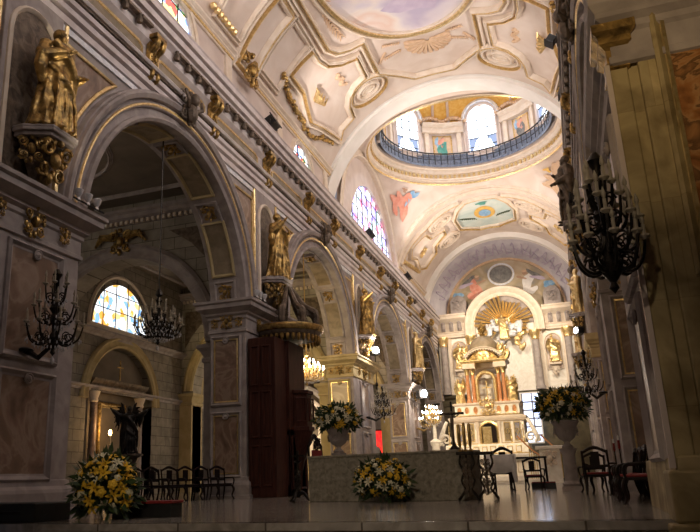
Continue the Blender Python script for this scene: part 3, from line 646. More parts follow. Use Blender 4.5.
# ------------------------------------------------------------------ entablatures
def entablature(X, s, name, ya, yb, zoff=0, side='left'):
    N = (s, 0, 0); k = 1 if s > 0 else .78
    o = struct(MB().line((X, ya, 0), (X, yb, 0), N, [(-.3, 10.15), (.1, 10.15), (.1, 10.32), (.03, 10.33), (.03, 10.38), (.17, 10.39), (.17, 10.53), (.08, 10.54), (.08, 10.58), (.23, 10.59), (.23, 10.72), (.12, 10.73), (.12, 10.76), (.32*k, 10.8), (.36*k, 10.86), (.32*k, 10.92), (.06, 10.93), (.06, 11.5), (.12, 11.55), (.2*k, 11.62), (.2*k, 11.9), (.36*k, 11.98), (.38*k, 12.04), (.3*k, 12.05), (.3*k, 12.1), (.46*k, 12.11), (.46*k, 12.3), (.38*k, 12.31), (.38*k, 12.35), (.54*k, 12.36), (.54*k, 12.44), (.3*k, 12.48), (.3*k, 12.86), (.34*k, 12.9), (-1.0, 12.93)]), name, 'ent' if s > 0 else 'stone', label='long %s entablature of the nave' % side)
    MB().line((X, ya, 9.98), (X, yb, 9.98), N, [(0, 0), (.05, 0), (.06, .13), (0, .15)]).build('gilt_fillet', 'silver', o)
    MB().line((X, ya, 10.745), (X, yb, 10.745), N, [(.12, 0), (.27, 0), (.28, .03), (.12, .03)]).build('shadow_dirt_roll', 'bronze', o)  # roll coloured dark for the groove's shadow and dirt
    f = wallx(X, s)
    for i, yc in enumerate(YC):
        for (a, b) in ((yc-5.2, yc-2.1), (yc-1.3, yc+1.3), (yc+2.1, yc+5.2)):
            P = [(a+.15, 11.02), (b-.15, 11.02), (b, 11.1), (b, 11.36), (b-.15, 11.44), (a+.15, 11.44), (a, 11.36), (a, 11.1)]
            if b > yb or a < ya: continue
            fp = MB().fill(P, f, .075, 1).build('frieze_panel', 'frieze', o); MB().frame(P, [(-.05, .06), (-.05, .1), (.02, .1), (.03, .075)], f).build('gilt_frame', 'gilt', fp)
    # bell drops hung below the cornice
    bell = MB().lathe([(.0, 0), (.07, .02), (.1, .1), (.07, .2), (.045, .24), (.06, .3)], (X+s*.32*k, 0, 11.66), 8); bell.box((X+s*.34*k, .3, 11.9), (.12, .5, .08))
    y = 2.0; first = None
    while y < min(yb, 47):
        if all(abs(y-(yc+d)) > .4 for yc in YC for d in (-5.87, -1.7, 1.7, 5.87)):
            if first is None: first = bell.build('bell_drop', 'bronze', o, True); first.location.y = y
            else: c = first.copy(); COL.objects.link(c); c.location.y = y; c.parent = o
        y += .62
    return o
entablature(XL, 1, 'trim_7', -6, 56.6, side='left'); entablature(XR, -1, 'trim_8', -6, 56.6, side='right')
ordn = ['nearest', 'second', 'third', 'fourth', 'fifth', 'farthest']
def wallmark(i, n):  # words placing a repeat along a wall
    return 'nearest the camera' if i == 0 else ('farthest, by the apse' if i == n-1 else 'number %d counted from the camera' % (i+1))
br = MB(); br.bb(-.06, .34, -.24, .24, .62, .74)
for d in (-.13, .13): br.tube([(.0, d, -.5), (.12, d, -.46), (.16, d, -.34), (.08, d, -.2), (.05, d, 0), (.1, d, .25), (.26, d, .42), (.3, d, .58), (.16, d, .62)], [.06, .07, .07, .06, .06, .07, .09, .09, .06], 6)
ornament(br, (.1, 0, .1), (0, 1, 0), (0, 0, 1), (1, 0, 0), .4, 2); br.bb(0, .1, -.2, .2, -.45, .6)
ys = sorted([yc+d for yc in YC[:5] for d in (-1.7, 1.7)]+[yc+5.87 for yc in YC[:4]]); ys = [y for y in ys if y > 8]
b0 = None
for sgn, X in ((1, XL+.1), (-1, XR-.1)):
    for i, y in enumerate(ys):
        sd = 'left' if sgn > 0 else 'right'; kk = [j for j, yc in enumerate(YC) if abs(abs(y-yc)-1.7) < .1]
        if kk: lab = 'gilded scroll bracket over the %s arch on the %s, on its %s shoulder' % (ordn[kk[0]], sd, 'near' if y < YC[kk[0]] else 'far')
        else: lab = 'gilded scroll bracket over the %s pier on the %s frieze' % (ordn[[j for j, yc in enumerate(YC) if abs(y-yc-5.87) < .1][0]+1], sd)
        if b0 is None: b0 = tag(br.build('scroll_bracket', 'oldgilt', None, True), lab, 'bracket', 'gilded scroll brackets under the cornice'); o = b0
        else: o = dup(b0, (0, 0, 0), 0, lab)
        o.location = (X, y, 11.05); o.rotation_euler = (0, 0, 0 if sgn > 0 else PI)
ks = MB(); ornament(ks, (.12, 0, 0), (0, 1, 0), (0, 0, 1), (1, 0, 0), 1.0, 4); ks.ell((.38, 0, .2), (.17, .15, .2), 10); ks.ell((.3, 0, -.2), (.18, .2, .3), 8)
for d in (-1, 1): ks.tube([(.3, d*.18, -.05), (.42, d*.38, .05), (.36, d*.45, .35)], [.08, .06, .04], 6)
k0 = None
for sgn, X in ((1, XL+.1), (-1, XR-.08)):
    for i, y in enumerate(YC):
        lab = 'carved cherub keystone over the %s arch of the %s arcade' % (ordn[i], 'left' if sgn > 0 else 'right')
        if k0 is None: k0 = tag(ks.build('cherub_keystone', 'bronze', None, True), lab, 'keystone', 'cherub keystones'); o = k0
        else: o = dup(k0, (0, 0, 0), 0, lab)
        o.location = (X, y, 10.6); o.rotation_euler = (0, 0, 0 if sgn > 0 else PI)
# ------------------------------------------------------------------ arcade arches
AP = [(-.02, 0), (-.02, .16), (.05, .22), (.12, .16), (.13, .07), (.32, .07), (.34, .17), (.40, .2), (.46, .17), (.47, .08), (.54, .08), (.56, .22), (.66, .28), (.72, .26), (.73, .16), (.78, .16), (.8, 0)]
rs = MB(); ornament(rs, (0, 0, 0), (1, 0, 0), (0, 1, 0), (0, 0, 1), .55, 2)
rs.v = [tuple(v) for v in rs.v]
def soffit_map(yc, r, zc, X, s): return lambda a, t, h: Vector((X-s*t, yc+(r-h)*cos(a/r), zc+(r-h)*sin(a/r)))
for side, X, s, dep in (('left', XL, 1, 1.1), ('right', XR, -1, 1.5)):
    for i, yc in enumerate(YC):
        dark = (side, i)
        root = thing('arcade_arch', '%s arch of the %s arcade with ribbed stone archivolt and brown marble spandrels' % (ordn[i], side), 'arch', (0, 0, 0), 0, 'arches of the nave arcades')
        MB().arch((X, yc, ZA), (0, 1, 0), (s, 0, 0), RA, AP, .04, PI-.04, 44).build('archivolt', 'stone', root, True)
        MB().arch((X, yc, ZA), (0, 1, 0), (s, 0, 0), RA, [(.36, .18), (.38, .212), (.42, .212), (.44, .18)], .05, PI-.05, 44).build('gilt_fillet', 'gilt', root, True)
        f = wallx(X, s)
        for d in (1, -1):
            arc = [(yc+d*5.0*cos(R_(a)), 5.7+5.0*sin(R_(a))) for a in (18, 24, 30, 36, 42, 48, 53)]
            P = [(yc+d*4.86, 9.75)]+[(yc+d*4.86, 7.3)]+arc[0:]
            P = [(y, min(z, 9.75)) for y, z in P]
            if d < 0: P = P[::-1]
            q = MB(); vs = [f(a, b, .02) for a, b in P]; tri = geometry.tessellate_polygon([[Vector((a, b, 0)) for a, b in P]]); q.add(vs, tri)
            sp = q.build('spandrel_panel', 'marble', root)
            MB().frame(P, [(-.08, .0), (-.08, .06), (-.02, .08), (.03, .03)] , f).build('gilt_frame', 'gilt', sp)
        g = soffit_map(yc, RA, ZA, X, s)
        if side == 'left':
            for k in range(5):
                a0 = (.27+k*.66)*RA; 
                P = rect(a0-.0*RA, a0+.0*RA+.42*RA, .2, dep-.2, 6); 
                if k == 2: pass
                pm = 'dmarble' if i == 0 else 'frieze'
                pn = MB().fill(P, g, .02, 2).build('soffit_panel', pm, root); MB().frame(P, [(-.06, 0), (-.06, .06), (-.01, .08), (.04, .02)], g).build('panel_frame', 'yellow' if i == 1 else 'stone', pn)  # yellow frames carry the second arch's lamplight in their colour
            for k in range(6):
                a0 = (.12+k*.66)*RA
                if k == 0: a0 = .13*RA
                if a0 > PI*RA-.3: a0 = PI*RA-.5
                q = MB(); an = a0/RA; c = Vector((X-s*dep/2, yc+RA*cos(an), ZA+RA*sin(an))); rad = Vector((0, -cos(an), -sin(an))); tg = Vector((0, -sin(an), cos(an)))
                ornament(q, c, (1, 0, 0), tg, rad, .5, 2)
                rq = q.build('rosette', 'oldgilt' if i else 'stone', root, True)
                MB().frame(rect(a0-.33, a0+.33, .22, dep-.22, 3), [(-.05, 0), (-.05, .06), (0, .07), (.03, .01)], g).build('square_frame', 'stone', rq)
# ------------------------------------------------------------------ piers
def rectmould(mb, x0, x1, y0, y1, prof):
    return mb.frame([(x0, y0), (x1, y0), (x1, y1), (x0, y1)], [(-o, z) for o, z in prof], lambda a, b, h: Vector((a, b, h)))
def panel(root, P, f, m_='marble', fm='stone', knob=True, gilt=False):
    pn = MB().fill(P, f, .015, 1).build('marble_panel', m_, root)
    MB().frame(P, [(-.14, 0), (-.14, .05), (-.10, .09), (-.06, .05), (-.04, .03), (0, .02), (0, .0)], f).build('panel_frame', fm, pn)
    if gilt: MB().frame(P, [(-.03, .03), (-.03, .055), (.01, .05), (.01, .01)], f).build('gilt_fillet', 'gilt', pn)
    if knob:
        cx = sum(p[0] for p in P)/len(P); zt = max(p[1] for p in P)
        q = MB()
        pts = [f(cx+.11*(1-t*.8)*cos(t*11), zt-.02+.11*(1-t*.8)*sin(t*11), .06) for t in [i/16 for i in range(17)]]; q.tube(pts, .03, 5); q.ell(f(cx, zt-.02, .05), (.07, .07, .07), 6)
        q.build('volute', fm, pn, True)
CAPP = [(.0, 4.98), (.05, 5.0), (.05, 5.08), (.02, 5.1), (.02, 5.38), (.06, 5.42), (.06, 5.5), (.14, 5.56), (.14, 5.62), (.30, 5.72), (.34, 5.74), (.34, 5.86), (.40, 5.9), (.40, 5.98), (-.3, 6.0)]
BASP = [(0, .62), (.04, .6), (.06, .5), (.12, .44), (.14, .38), (.14, .1), (.18, .08), (.18, -.02)]
def pier(side, i, pc):
    s = 1 if side == 'left' else -1
    if side == 'left': x0, x1 = -10.45, -9.2
    else: x0, x1 = (.96 if i == 0 else 1.1), 3.0
    fx = x1 if s > 0 else x0       # nave face
    yl, yh = pc-1.77, pc+1.77
    if side == 'left' and i == 0: yl = 7.6
    lab = '%s %s nave pier with framed brown marble panels%s' % (ordn[i], side, {('left', 1): ' behind the wooden pulpit', ('right', 0): ', ochre lit at the frame edge', ('left', 2): ', lit yellow behind a flower urn'}.get((side, i), ''))
    root = thing('pier', lab, 'pier', (0, 0, 0), 0, 'piers of the nave arcades')
    st = 'stone'
    zb = -1.2 if i == 0 else 0
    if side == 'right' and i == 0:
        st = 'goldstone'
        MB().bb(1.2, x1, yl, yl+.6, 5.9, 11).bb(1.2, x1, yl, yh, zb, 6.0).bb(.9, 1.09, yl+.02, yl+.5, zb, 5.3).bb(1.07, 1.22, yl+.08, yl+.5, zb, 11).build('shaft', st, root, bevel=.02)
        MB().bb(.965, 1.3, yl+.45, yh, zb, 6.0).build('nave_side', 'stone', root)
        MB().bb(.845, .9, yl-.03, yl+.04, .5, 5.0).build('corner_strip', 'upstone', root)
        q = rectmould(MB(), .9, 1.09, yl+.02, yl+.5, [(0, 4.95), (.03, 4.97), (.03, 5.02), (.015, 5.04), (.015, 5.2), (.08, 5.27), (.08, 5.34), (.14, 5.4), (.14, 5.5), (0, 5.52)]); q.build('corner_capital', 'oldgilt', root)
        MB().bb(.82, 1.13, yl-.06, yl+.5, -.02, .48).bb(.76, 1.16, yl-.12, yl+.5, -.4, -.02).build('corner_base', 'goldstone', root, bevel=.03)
    else:
        MB().bb(x0, x1, yl, yh, zb, 6.0).build('shaft', st, root, bevel=.02)
    rectmould(MB(), x0, x1, yl, yh, CAPP if not (side == 'right') else [(min(o, .2), z) for o, z in CAPP]).build('capital', 'stone' if i != 2 else 'yellow', root, bevel=0)  # third pier's capital has its yellow lamplight painted in
    rectmould(MB(), x0, x1, yl, yh, BASP if side == 'left' else [(min(o, .05), z) for o, z in BASP]).build('base_moulding', st, root)
    f = wallx(fx, s)
    fm = 'stone'
    if side == 'left' and i == 0:
        for yc_, a, b in ((10.35, .62, 5.0), ):
            panel(root, rect(9.75, 10.98, 2.85, 4.75), f); panel(root, rect(9.75, 10.98, .72, 2.4), f)
    else:
        panel(root, rect(pc-.62, pc+.62, 2.85, 4.75), f, fm=fm); panel(root, rect(pc-.62, pc+.62, .72, 2.4), f, fm=fm)
    fy = wally(yl)
    xa, xb = (x0+.2, x1-.28) if s > 0 else (1.42, 2.75)
    if side == 'right' and i == 0: 
        panel(root, rect(1.52, 2.75, 2.55, 5.75), fy, 'redmarble', 'goldstone', True, True); panel(root, rect(1.52, 2.75, .7, 2.05), fy, 'redmarble', 'goldstone', True, True)
    else:
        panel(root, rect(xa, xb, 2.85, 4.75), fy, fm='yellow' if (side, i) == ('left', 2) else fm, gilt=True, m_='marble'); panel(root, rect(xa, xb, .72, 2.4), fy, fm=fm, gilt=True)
    # leaf ornament of the capital
    q = MB(); xm = (x0+x1)/2 if s > 0 else (xa+xb)/2
    ornament(q, (xm, yl-.04, 5.35), (1, 0, 0), (0, 0, 1), (0, -1, 0), .5, 4); 
    if not (side == 'right' and i == 0):
        q.build('capital_ornament', 'oldgilt', root, True)
        for d in (-.42, .42): q = MB(); ornament(q, (xm+d, yl-.04, 5.3), (1, 0, 0), (0, 0, 1), (0, -1, 0), .3, 2); q.build('capital_ornament', 'oldgilt', root, True)
        for d in (-.9, 0, .9): q = MB(); ornament(q, (fx+s*.05, pc+d+(.3 if i == 0 else 0), 5.35), (0, 1, 0), (0, 0, 1), (s, 0, 0), .62 if d == 0 else .35, 3); q.build('capital_ornament', 'oldgilt', root, True)
    # pilaster above the capital carrying the entablature
    xp = XL if s > 0 else XR
    MB().bb(xp-s*.02, xp+s*.09, pc-.82, pc+.82, 5.95, 10.2).build('upper_pilaster', 'stone', root, bevel=.02)
    q = MB(); P = [(pc-.62, 6.15), (pc+.62, 6.15)]+[(pc+.62*cos(PI*k/12), 9.1+.62*sin(PI*k/12)) for k in range(13)]
    f2 = wallx(xp+s*.09, s); q.frame(P, [(-.1, 0), (-.1, .05), (-.05, .09), (0, .05), (.02, 0)], f2); q.build('niche_frame', 'mould', root, True)
    MB().fill(P, f2, .01, 3).build('niche_back', 'bronze', root)  # flat dark fill, the shade behind the statue put into colour
    for d in (-1, 1): MB().line((xp+s*.0, pc+d*.95, 6.0), (xp, pc+d*.95, 10.1), (s, 0, 0), [(0, -.05), (.09, -.05), (.12, 0), (.09, .05), (0, .05)], up=(0, 1, 0)).build('gilt_strip', 'gilt', root)
    return root
PC = [9.875, 21.625, 33.375, 45.125]
for i, pc in enumerate(PC): pier('left', i, pc); pier('right', i, pc)
struct(MB().bb(-10.45, -9.2, 55.1, 57, 0, 6).bb(1.1, 3, 55.1, 57, 0, 6).bb(1.1, 3.0, -3, -.5, -1.2, 6).bb(-10.4, -9.2, -3.7, -.1, -1.2, 6), 'wall_end_piers', 'stone')
# ------------------------------------------------------------------ left aisle
XA = -19.0
ops = [(15.75, 2.6, 4.4, 0), (27.6, 2.55, 3.95, 0), (38.6, 3.6, 4.4, 0), (50.5, 3.0, 4.2, 0)]
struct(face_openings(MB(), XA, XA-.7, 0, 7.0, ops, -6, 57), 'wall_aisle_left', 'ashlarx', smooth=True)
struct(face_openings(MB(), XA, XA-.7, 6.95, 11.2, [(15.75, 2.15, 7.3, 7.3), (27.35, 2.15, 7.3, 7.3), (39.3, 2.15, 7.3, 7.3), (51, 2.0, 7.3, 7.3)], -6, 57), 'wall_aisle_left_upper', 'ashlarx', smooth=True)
for n, yc in ((14, 15.75), (15, 27.35), (16, 39.3)): round_window(n, XA+.02, yc, 2.35, 7.35, 7.35, 'sg1', 1, (5, 3))
struct(MB().bb(-20.8, -20.6, -6, 57, 0, 11), 'wall_chapels_left', 'ashlarx')
struct(MB().line((XA, -6, 6.75), (XA, 57, 6.75), (1, 0, 0), [(0, 0), (.1, 0), (.14, .1), (.3, .2), (.3, .3), (0, .32)]), 'trim_10', 'stone')
struct(MB().line((XA, -6, 4.35), (XA, 57, 4.35), (1, 0, 0), [(0, 0), (.08, 0), (.1, .1), (.18, .16), (.18, .24), (0, .26)]), 'trim_11', 'stone')
for i, (yc, r, zs, _) in enumerate(ops):
    struct(MB().arch((XA, yc, zs), (0, 1, 0), (1, 0, 0), r, [(0, 0), (0, .1), (.1, .16), (.2, .1), (.34, .1), (.42, .18), (.5, .1), (.5, 0)], .03, PI-.03, 32), 'trim_%d' % (12+i), 'yellow', smooth=True)
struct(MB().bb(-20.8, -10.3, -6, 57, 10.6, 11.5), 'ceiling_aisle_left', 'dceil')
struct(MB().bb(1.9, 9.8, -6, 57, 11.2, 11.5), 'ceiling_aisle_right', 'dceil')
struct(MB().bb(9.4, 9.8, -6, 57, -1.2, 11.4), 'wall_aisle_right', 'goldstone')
# transverse arches of the aisle
AXC, AR = -14.8, 3.5
names = 20
for i, pc in enumerate(PC):
    for xa, xb, xc, r, mm in ((-19.0, -10.4, AXC, AR, 'ashlary'), (2.9, 9.5, 6.3, 2.7, 'ashlary')):
        if xa > 0 and i == 0: continue
        mb = MB(); n = 28; y0, y1 = pc-.45, pc+.45; zs = 4.95
        A = [(xc-r*cos(PI*k/n), zs+r*sin(PI*k/n)) for k in range(n+1)]
        for (a, za), (b, zb_) in zip(A, A[1:]):
            for y in (y0, y1): mb.add([(a, y, za), (b, y, zb_), (b, y, 11.3), (a, y, 11.3)], [(0, 1, 2, 3)])
            mb.add([(a, y0, za), (b, y0, zb_), (b, y1, zb_), (a, y1, za)], [(0, 1, 2, 3)])
        mb.bb(xa, xc-r, y0, y1, 0, 11.3); mb.bb(xc+r, xb, y0, y1, 0, 11.3)
        struct(mb, 'wall_aisle_%s_%d' % ('left' if xa < 0 else 'right', i+1), 'ashlary', smooth=True)
        if xa < 0:
            root = thing('aisle_arch', '%s transverse arch of the left aisle with moulded stone ring' % ordn[i], 'arch', (0, 0, 0), 0, 'transverse arches of the left aisle')
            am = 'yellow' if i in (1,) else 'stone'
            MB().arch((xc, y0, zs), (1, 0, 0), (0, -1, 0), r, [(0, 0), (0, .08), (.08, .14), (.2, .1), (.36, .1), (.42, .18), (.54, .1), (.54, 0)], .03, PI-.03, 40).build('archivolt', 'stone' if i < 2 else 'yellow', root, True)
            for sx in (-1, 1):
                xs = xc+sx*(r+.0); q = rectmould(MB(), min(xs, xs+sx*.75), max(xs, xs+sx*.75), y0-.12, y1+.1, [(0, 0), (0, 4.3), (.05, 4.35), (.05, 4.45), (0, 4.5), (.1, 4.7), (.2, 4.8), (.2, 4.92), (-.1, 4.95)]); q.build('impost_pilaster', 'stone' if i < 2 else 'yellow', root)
            MB().line((xa, y0, 9.75), (xb, y0, 9.75), (0, -1, 0), [(0, 0), (.1, 0), (.1, .12), (.3, .2), (.3, .34), (.42, .4), (.42, .5), (0, .52)]).build('cornice', 'stone', root)
            q = MB()
            for k in range(38): q.box((xa+.2+.225*k, y0-.17, 9.8), (.11, .12, .13))
            tag(q.build('dentils', 'mould', root), kind='stuff')
            for P, pf in (([(xc+5*.0+3.0, 9.0)], 0),): pass
            for sx in (-1, 1):
                P = [(xc+sx*4.0, 9.3), (xc+sx*4.0, 7.3), (xc+sx*3.55, 8.0), (xc+sx*2.9, 8.7), (xc+sx*2.0, 9.3)]
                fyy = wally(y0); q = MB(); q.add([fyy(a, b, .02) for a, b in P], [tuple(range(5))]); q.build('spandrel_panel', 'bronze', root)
            q = MB(); ornament(q, (xc, y0-.1, 9.1), (1, 0, 0), (0, 0, 1), (0, -1, 0), 1.0, 4)
            for sx in (-1, 1): q.tube([(xc+sx*.3, y0-.15, 9.3), (xc+sx*.8, y0-.2, 9.35), (xc+sx*1.1, y0-.15, 9.0)], [.16, .14, .04], 6)
            tag(q.build('gilded_crest', 'oldgilt', None, True), 'gilded winged crest above the %s transverse arch of the left aisle' % ordn[i], 'crest')
# coffering of the aisle ceiling
for i, yc in enumerate(YC[:4]):
    fz = lambda a, b, h: Vector((a, b, 10.6-h))
    q = MB(); q.frame(rect(-18.3, -11.1, yc-4.4, yc+4.4)[::-1], prs(1.6), fz); q.frame(circ(-14.8, yc, 1.6, 1.6)[::-1], prs(1.4), fz); q.frame(circ(-14.8, yc, 2.4, 2.8)[::-1], prs(1.0), fz)
    o = struct(q, 'trim_%d' % (110+i), 'stone', smooth=True)
    MB().fill(circ(-14.8, yc, 1.5), fz, .03, 2).build('painted_roundel', 'frieze', o)
    ornament_mb = MB(); ornament(ornament_mb, (-14.8, yc, 10.55), (1, 0, 0), (0, 1, 0), (0, 0, -1), 1.3, 4); ornament_mb.build('stucco_relief', 'stone', o, True)
# ------------------------------------------------------------------ statues
def statue(name, lab, loc, rz, H, m_, pose=0, seed=0, vox=.028, group=None, headm=None, beard=True, fold=1, wings=False):
    r = random.Random(seed); q = MB(); ph = r.uniform(0, 6); ph2 = r.uniform(0, 6)
    prof = [(0, .185), (.02, .2), (.08, .18), (.2, .165), (.35, .155), (.48, .145), (.58, .128), (.66, .135), (.74, .148), (.79, .145), (.82, .115), (.84, .06), (.87, .045)]
    sway = lambda z: .03*sin(z*4+ph2)
    def body(u, v):
        k = v*(len(prof)-1); i = min(int(k), len(prof)-2); t = k-i; z = prof[i][0]*(1-t)+prof[i+1][0]*t; rr = prof[i][1]*(1-t)+prof[i+1][1]*t
        a = 2*PI*u; am = fold*.16*max(0, 1-z/.8)*(.6+.4*sin(z*9+ph)); rr *= 1+am*sin(9*a+2.5*sin(z*5+ph))+.5*am*sin(15*a-4*z)
        return Vector((H*(rr*1.02*cos(a)+sway(z)), H*(rr*.74*sin(a)-.02*sin(z*PI)), H*z))
    q.grid(body, 44, 36, True); top = [body(i/44, 1) for i in range(44)]; q.add(top, [tuple(range(44))]); bt = [body(i/44, 0) for i in range(44)]; q.add(bt, [tuple(range(44))[::-1]])
    hx = H*sway(.9); hz = H*.925; tn = r.uniform(-.25, .25)
    Rh = Matrix.Rotation(tn, 3, 'Z') @ Matrix.Rotation(r.uniform(-.15, .2), 3, 'X')
    def HP(x, y, z): return Vector((hx, -.012*H, hz))+Rh @ Vector((x*H, y*H, z*H))
    q.ell(HP(0, 0, 0), (.045*H, .054*H, .062*H), 12, Rh); q.ell(HP(0, -.052, -.006), (.009*H, .016*H, .016*H), 6); q.ell(HP(0, .014, .014), (.053*H, .056*H, .058*H), 10)
    for d in (-1, 1): q.ell(HP(d*.018, -.044, .008), (.01*H, .007*H, .006*H), 6); q.ell(HP(d*.047, .0, -.002), (.008*H, .014*H, .018*H), 6)
    q.ell(HP(0, -.046, -.026), (.016*H, .008*H, .005*H), 6)
    if beard: q.ell(HP(0, -.036, -.05), (.033*H, .026*H, .042*H), 8)
    P = [  # arm poses: elbow, hand for right (+x) and left
        (((.2, -.03, .62), (.06, -.15, .66)), ((-.19, -.02, .64), (-.14, -.17, .8))),
        (((.2, .0, .6), (.15, -.16, .55)), ((-.19, -.03, .63), (-.04, -.15, .7))),
        (((.22, -.05, .72), (.34, -.08, .86)), ((-.2, -.02, .62), (-.1, -.16, .58))),
        (((.24, -.03, .8), (.36, -.06, .9)), ((-.24, -.03, .8), (-.36, -.06, .9)))][pose]
    for d, (el, hd) in zip((1, -1), P):
        sh_ = Vector((d*.125, 0, .775)); e = Vector(el); h = Vector(hd); e.x = abs(e.x)*d if pose != 9 else e.x
        pts = [sh_*H, (sh_.lerp(e, .5))*H, e*H, e.lerp(h, .5)*H, h*H]
        q.tube(pts, [.055*H, .052*H, .056*H, .05*H, .032*H], 8)
        dirv = (h-e).normalized(); q.ell(h*H+dirv*.03*H, (.02*H, .024*H, .028*H), 6)
        sd = dirv.orthogonal().normalized()
        for k in range(4): b = h*H+dirv*.04*H+sd*(k-1.5)*.011*H; q.tube([b, b+dirv*.028*H, b+dirv*(.045-.004*abs(k-1.5))*H+dirv.cross(sd)*.012*H], [.0075*H, .007*H, .005*H], 5)
        q.tube([h*H+sd*.02*H, h*H+sd*.036*H+dirv*.03*H], [.009*H, .006*H], 5)
        q.tube([e*H, (e+Vector((0, .01, -.1)))*H, (e+Vector((-.03*d, .02, -.24)))*H], [.05*H, .055*H, .02*H], 7)   # hanging sleeve
    # mantle across the body, from shoulder to the opposite hip and down
    q.tube([(Vector((-.1, -.06, .80)))*H, Vector((0, -.11, .68))*H, Vector((.1, -.10, .55))*H, Vector((.15, -.04, .42))*H, Vector((.15, -.02, .2))*H, Vector((.16, 0, .06))*H], [.04*H, .05*H, .05*H, .055*H, .05*H, .03*H], 7)
    q.tube([(Vector((-.13, -.03, .6)))*H, Vector((-.03, -.12, .46))*H, Vector((.07, -.12, .38))*H, Vector((.14, -.08, .3))*H], [.03*H, .036*H, .034*H, .02*H], 6)
    for k in range(5):
        x = -.12+.06*k; q.tube([(x*.7*H, -.115*H, .5*H), ((x*.9)*H, -.14*H, .25*H), (x*1.1*H, -.14*H, .02*H)], [.012*H, .02*H, .016*H], 5)
    for d in (-1, 1): q.ell((d*.06*H, -.15*H, .018*H), (.03*H, .06*H, .02*H), 6)
    root = thing(name, lab, 'statue', loc, rz, group); b = q.build('body', m_, root)
    md = b.modifiers.new('join', 'REMESH'); md.mode = 'VOXEL'; md.voxel_size = vox*H/2.2; md.use_smooth_shade = True
    sm = b.modifiers.new('soft', 'SMOOTH'); sm.factor = .35; sm.iterations = 1
    if wings:
        for d in (-1, 1):
            wq = MB()
            for k in range(7):
                a = R_(20+17*k); L = H*(.42-.03*k); wq.tube([(d*.06*H, .09*H, .74*H), (d*(.06*H+L*.6*sin(a)*.8), .13*H, .78*H+L*.6*cos(a)), (d*(.06*H+L*sin(a)*.75), .12*H, .76*H+L*cos(a)*.8-.03*H*k)], [.03*H, .032*H, .01*H], 5)
            wq.build('wing', m_, root, True)
    return root
def hair(root, H, m_): pass
def console(lab, loc, rz, s=1, m_='bronze'):
    q = MB(); oct_ = [(-.62, 0), (.62, 0), (.62, .25), (.36, .75), (-.36, .75), (-.62, .25)]
    q.prism([(a, -b) for a, b in oct_], 'z', .88, .95); q.prism([(a*.92, -b*.92) for a, b in oct_], 'z', .8, .88); q.prism([(a, -b) for a, b in oct_], 'z', .95, 1.0)
    sh = MB(); sh.lathe([(.02, .0), (.14, .08), (.18, .2), (.3, .42), (.42, .6), (.5, .8)], (0, -.05, 0), 12, sx=1, sy=.95, a0=-PI, a1=0)
    root = thing('statue_console', lab, 'bracket', loc, rz, 'carved consoles under the pier statues'); root.scale = (s, s, s)
    q.build('slab', 'stone' if m_ == 'bronze' else m_, root, bevel=.015); sh.build('corbel', m_, root, True)
    o = MB(); ornament(o, (0, -.45, .45), (1, 0, 0), (0, -.3, .95), (0, -.95, -.3), .85, 5); ornament(o, (-.4, -.3, .55), (.7, -.7, 0), (0, 0, 1), (-.7, -.7, 0), .55, 3); ornament(o, (.4, -.3, .55), (.7, .7, 0), (0, 0, 1), (.7, -.7, 0), .55, 3); o.ell((0, -.3, .1), (.14, .14, .16), 8)
    o.build('carving', 'oldgilt', root, True)
    return root
ST = [('left', 0, 'gilded bearded saint statue on a carved console at the upper left corner', 1, 'oldgilt'), ('left', 1, 'gilded saint statue standing above the wooden pulpit', 0, 'oldgilt'),
      ('left', 2, 'dim gilded saint statue between the second and third left arches', 0, 'oldgilt'), ('left', 3, 'bright gilded small saint statue on the left pier nearest the apse', 2, 'gilt'),
      ('right', 1, 'dark robed bearded statue in profile on the right wall', 1, 'bronze'), ('right', 2, 'gilded statue seen in profile below the dark statue on the right wall', 0, 'gilt'), ('right', 3, 'far gilded statue on the right pier next to the altar wall', 2, 'gilt')]
for side, i, lab, pose, m_ in ST:
    s = 1 if side == 'left' else -1; x = (XL+.48) if s > 0 else (XR-.62); y = PC[i]+(.2 if i == 0 else 0); rz = PI/2 if s > 0 else -PI/2
    if (side, i) == ('left', 2): y -= .5
    if side == 'right': x = (.42, .72, .95, 1.0)[i]; y = {1: 20.4}.get(i, y)
    statue('saint_statue', lab, (x, y, 7.03 if s > 0 else 7.2), rz, 2.45 if s > 0 else 2.1, m_, pose, i*3+(7 if s < 0 else 0), vox=.02 if i < 2 else .032, group='saint statues on the nave piers')
    console('carved stone console under the %s' % lab.split(' statue')[0]+' statue on the %s pier %s' % (side, ordn[i]), (x-s*.36 if s > 0 else 1.1, y, 6.05 if s > 0 else 6.3), rz, 1.0 if s > 0 else .9)
# ------------------------------------------------------------------ altar wall (retable)
RT = thing('retable', 'tall white and gold altar wall with central arch, pilasters and entablature', 'altar wall', (0, 0, 0))
RY = 56.0
MB().bb(-9.2, 1.1, RY+.25, RY+.7, 6.3, 10.9).build('back_wall', 'wmarble', RT)
MB().bb(-9.2, 1.1, RY+.05, RY+.7, 0, 5.6).build('dado', 'dolive', RT)
MB().line((-9.2, RY+.05, 5.55), (1.1, RY+.05, 5.55), (0, -1, 0), [(0, 0), (.08, 0), (.1, .2), (.12, .45), (.3, .6), (.34, .8), (0, .85)]).build('dado_cornice', 'dolive', RT)
fR = wally(RY+.1)
MB().fill([(-4.0+2.5*cos(PI*i/24), 11.3+2.5*sin(PI*i/24)) for i in range(25)]+[(-6.5, 6.4), (-1.5, 6.4)], fR, 0, 2).build('niche_back', 'wmarble', RT)
MB().fill([(-4.0+2.45*cos(PI*i/24), 11.5+2.45*sin(PI*i/24)) for i in range(25)], wally(RY+.02), 0, 2).build('niche_shell', 'stone', RT)
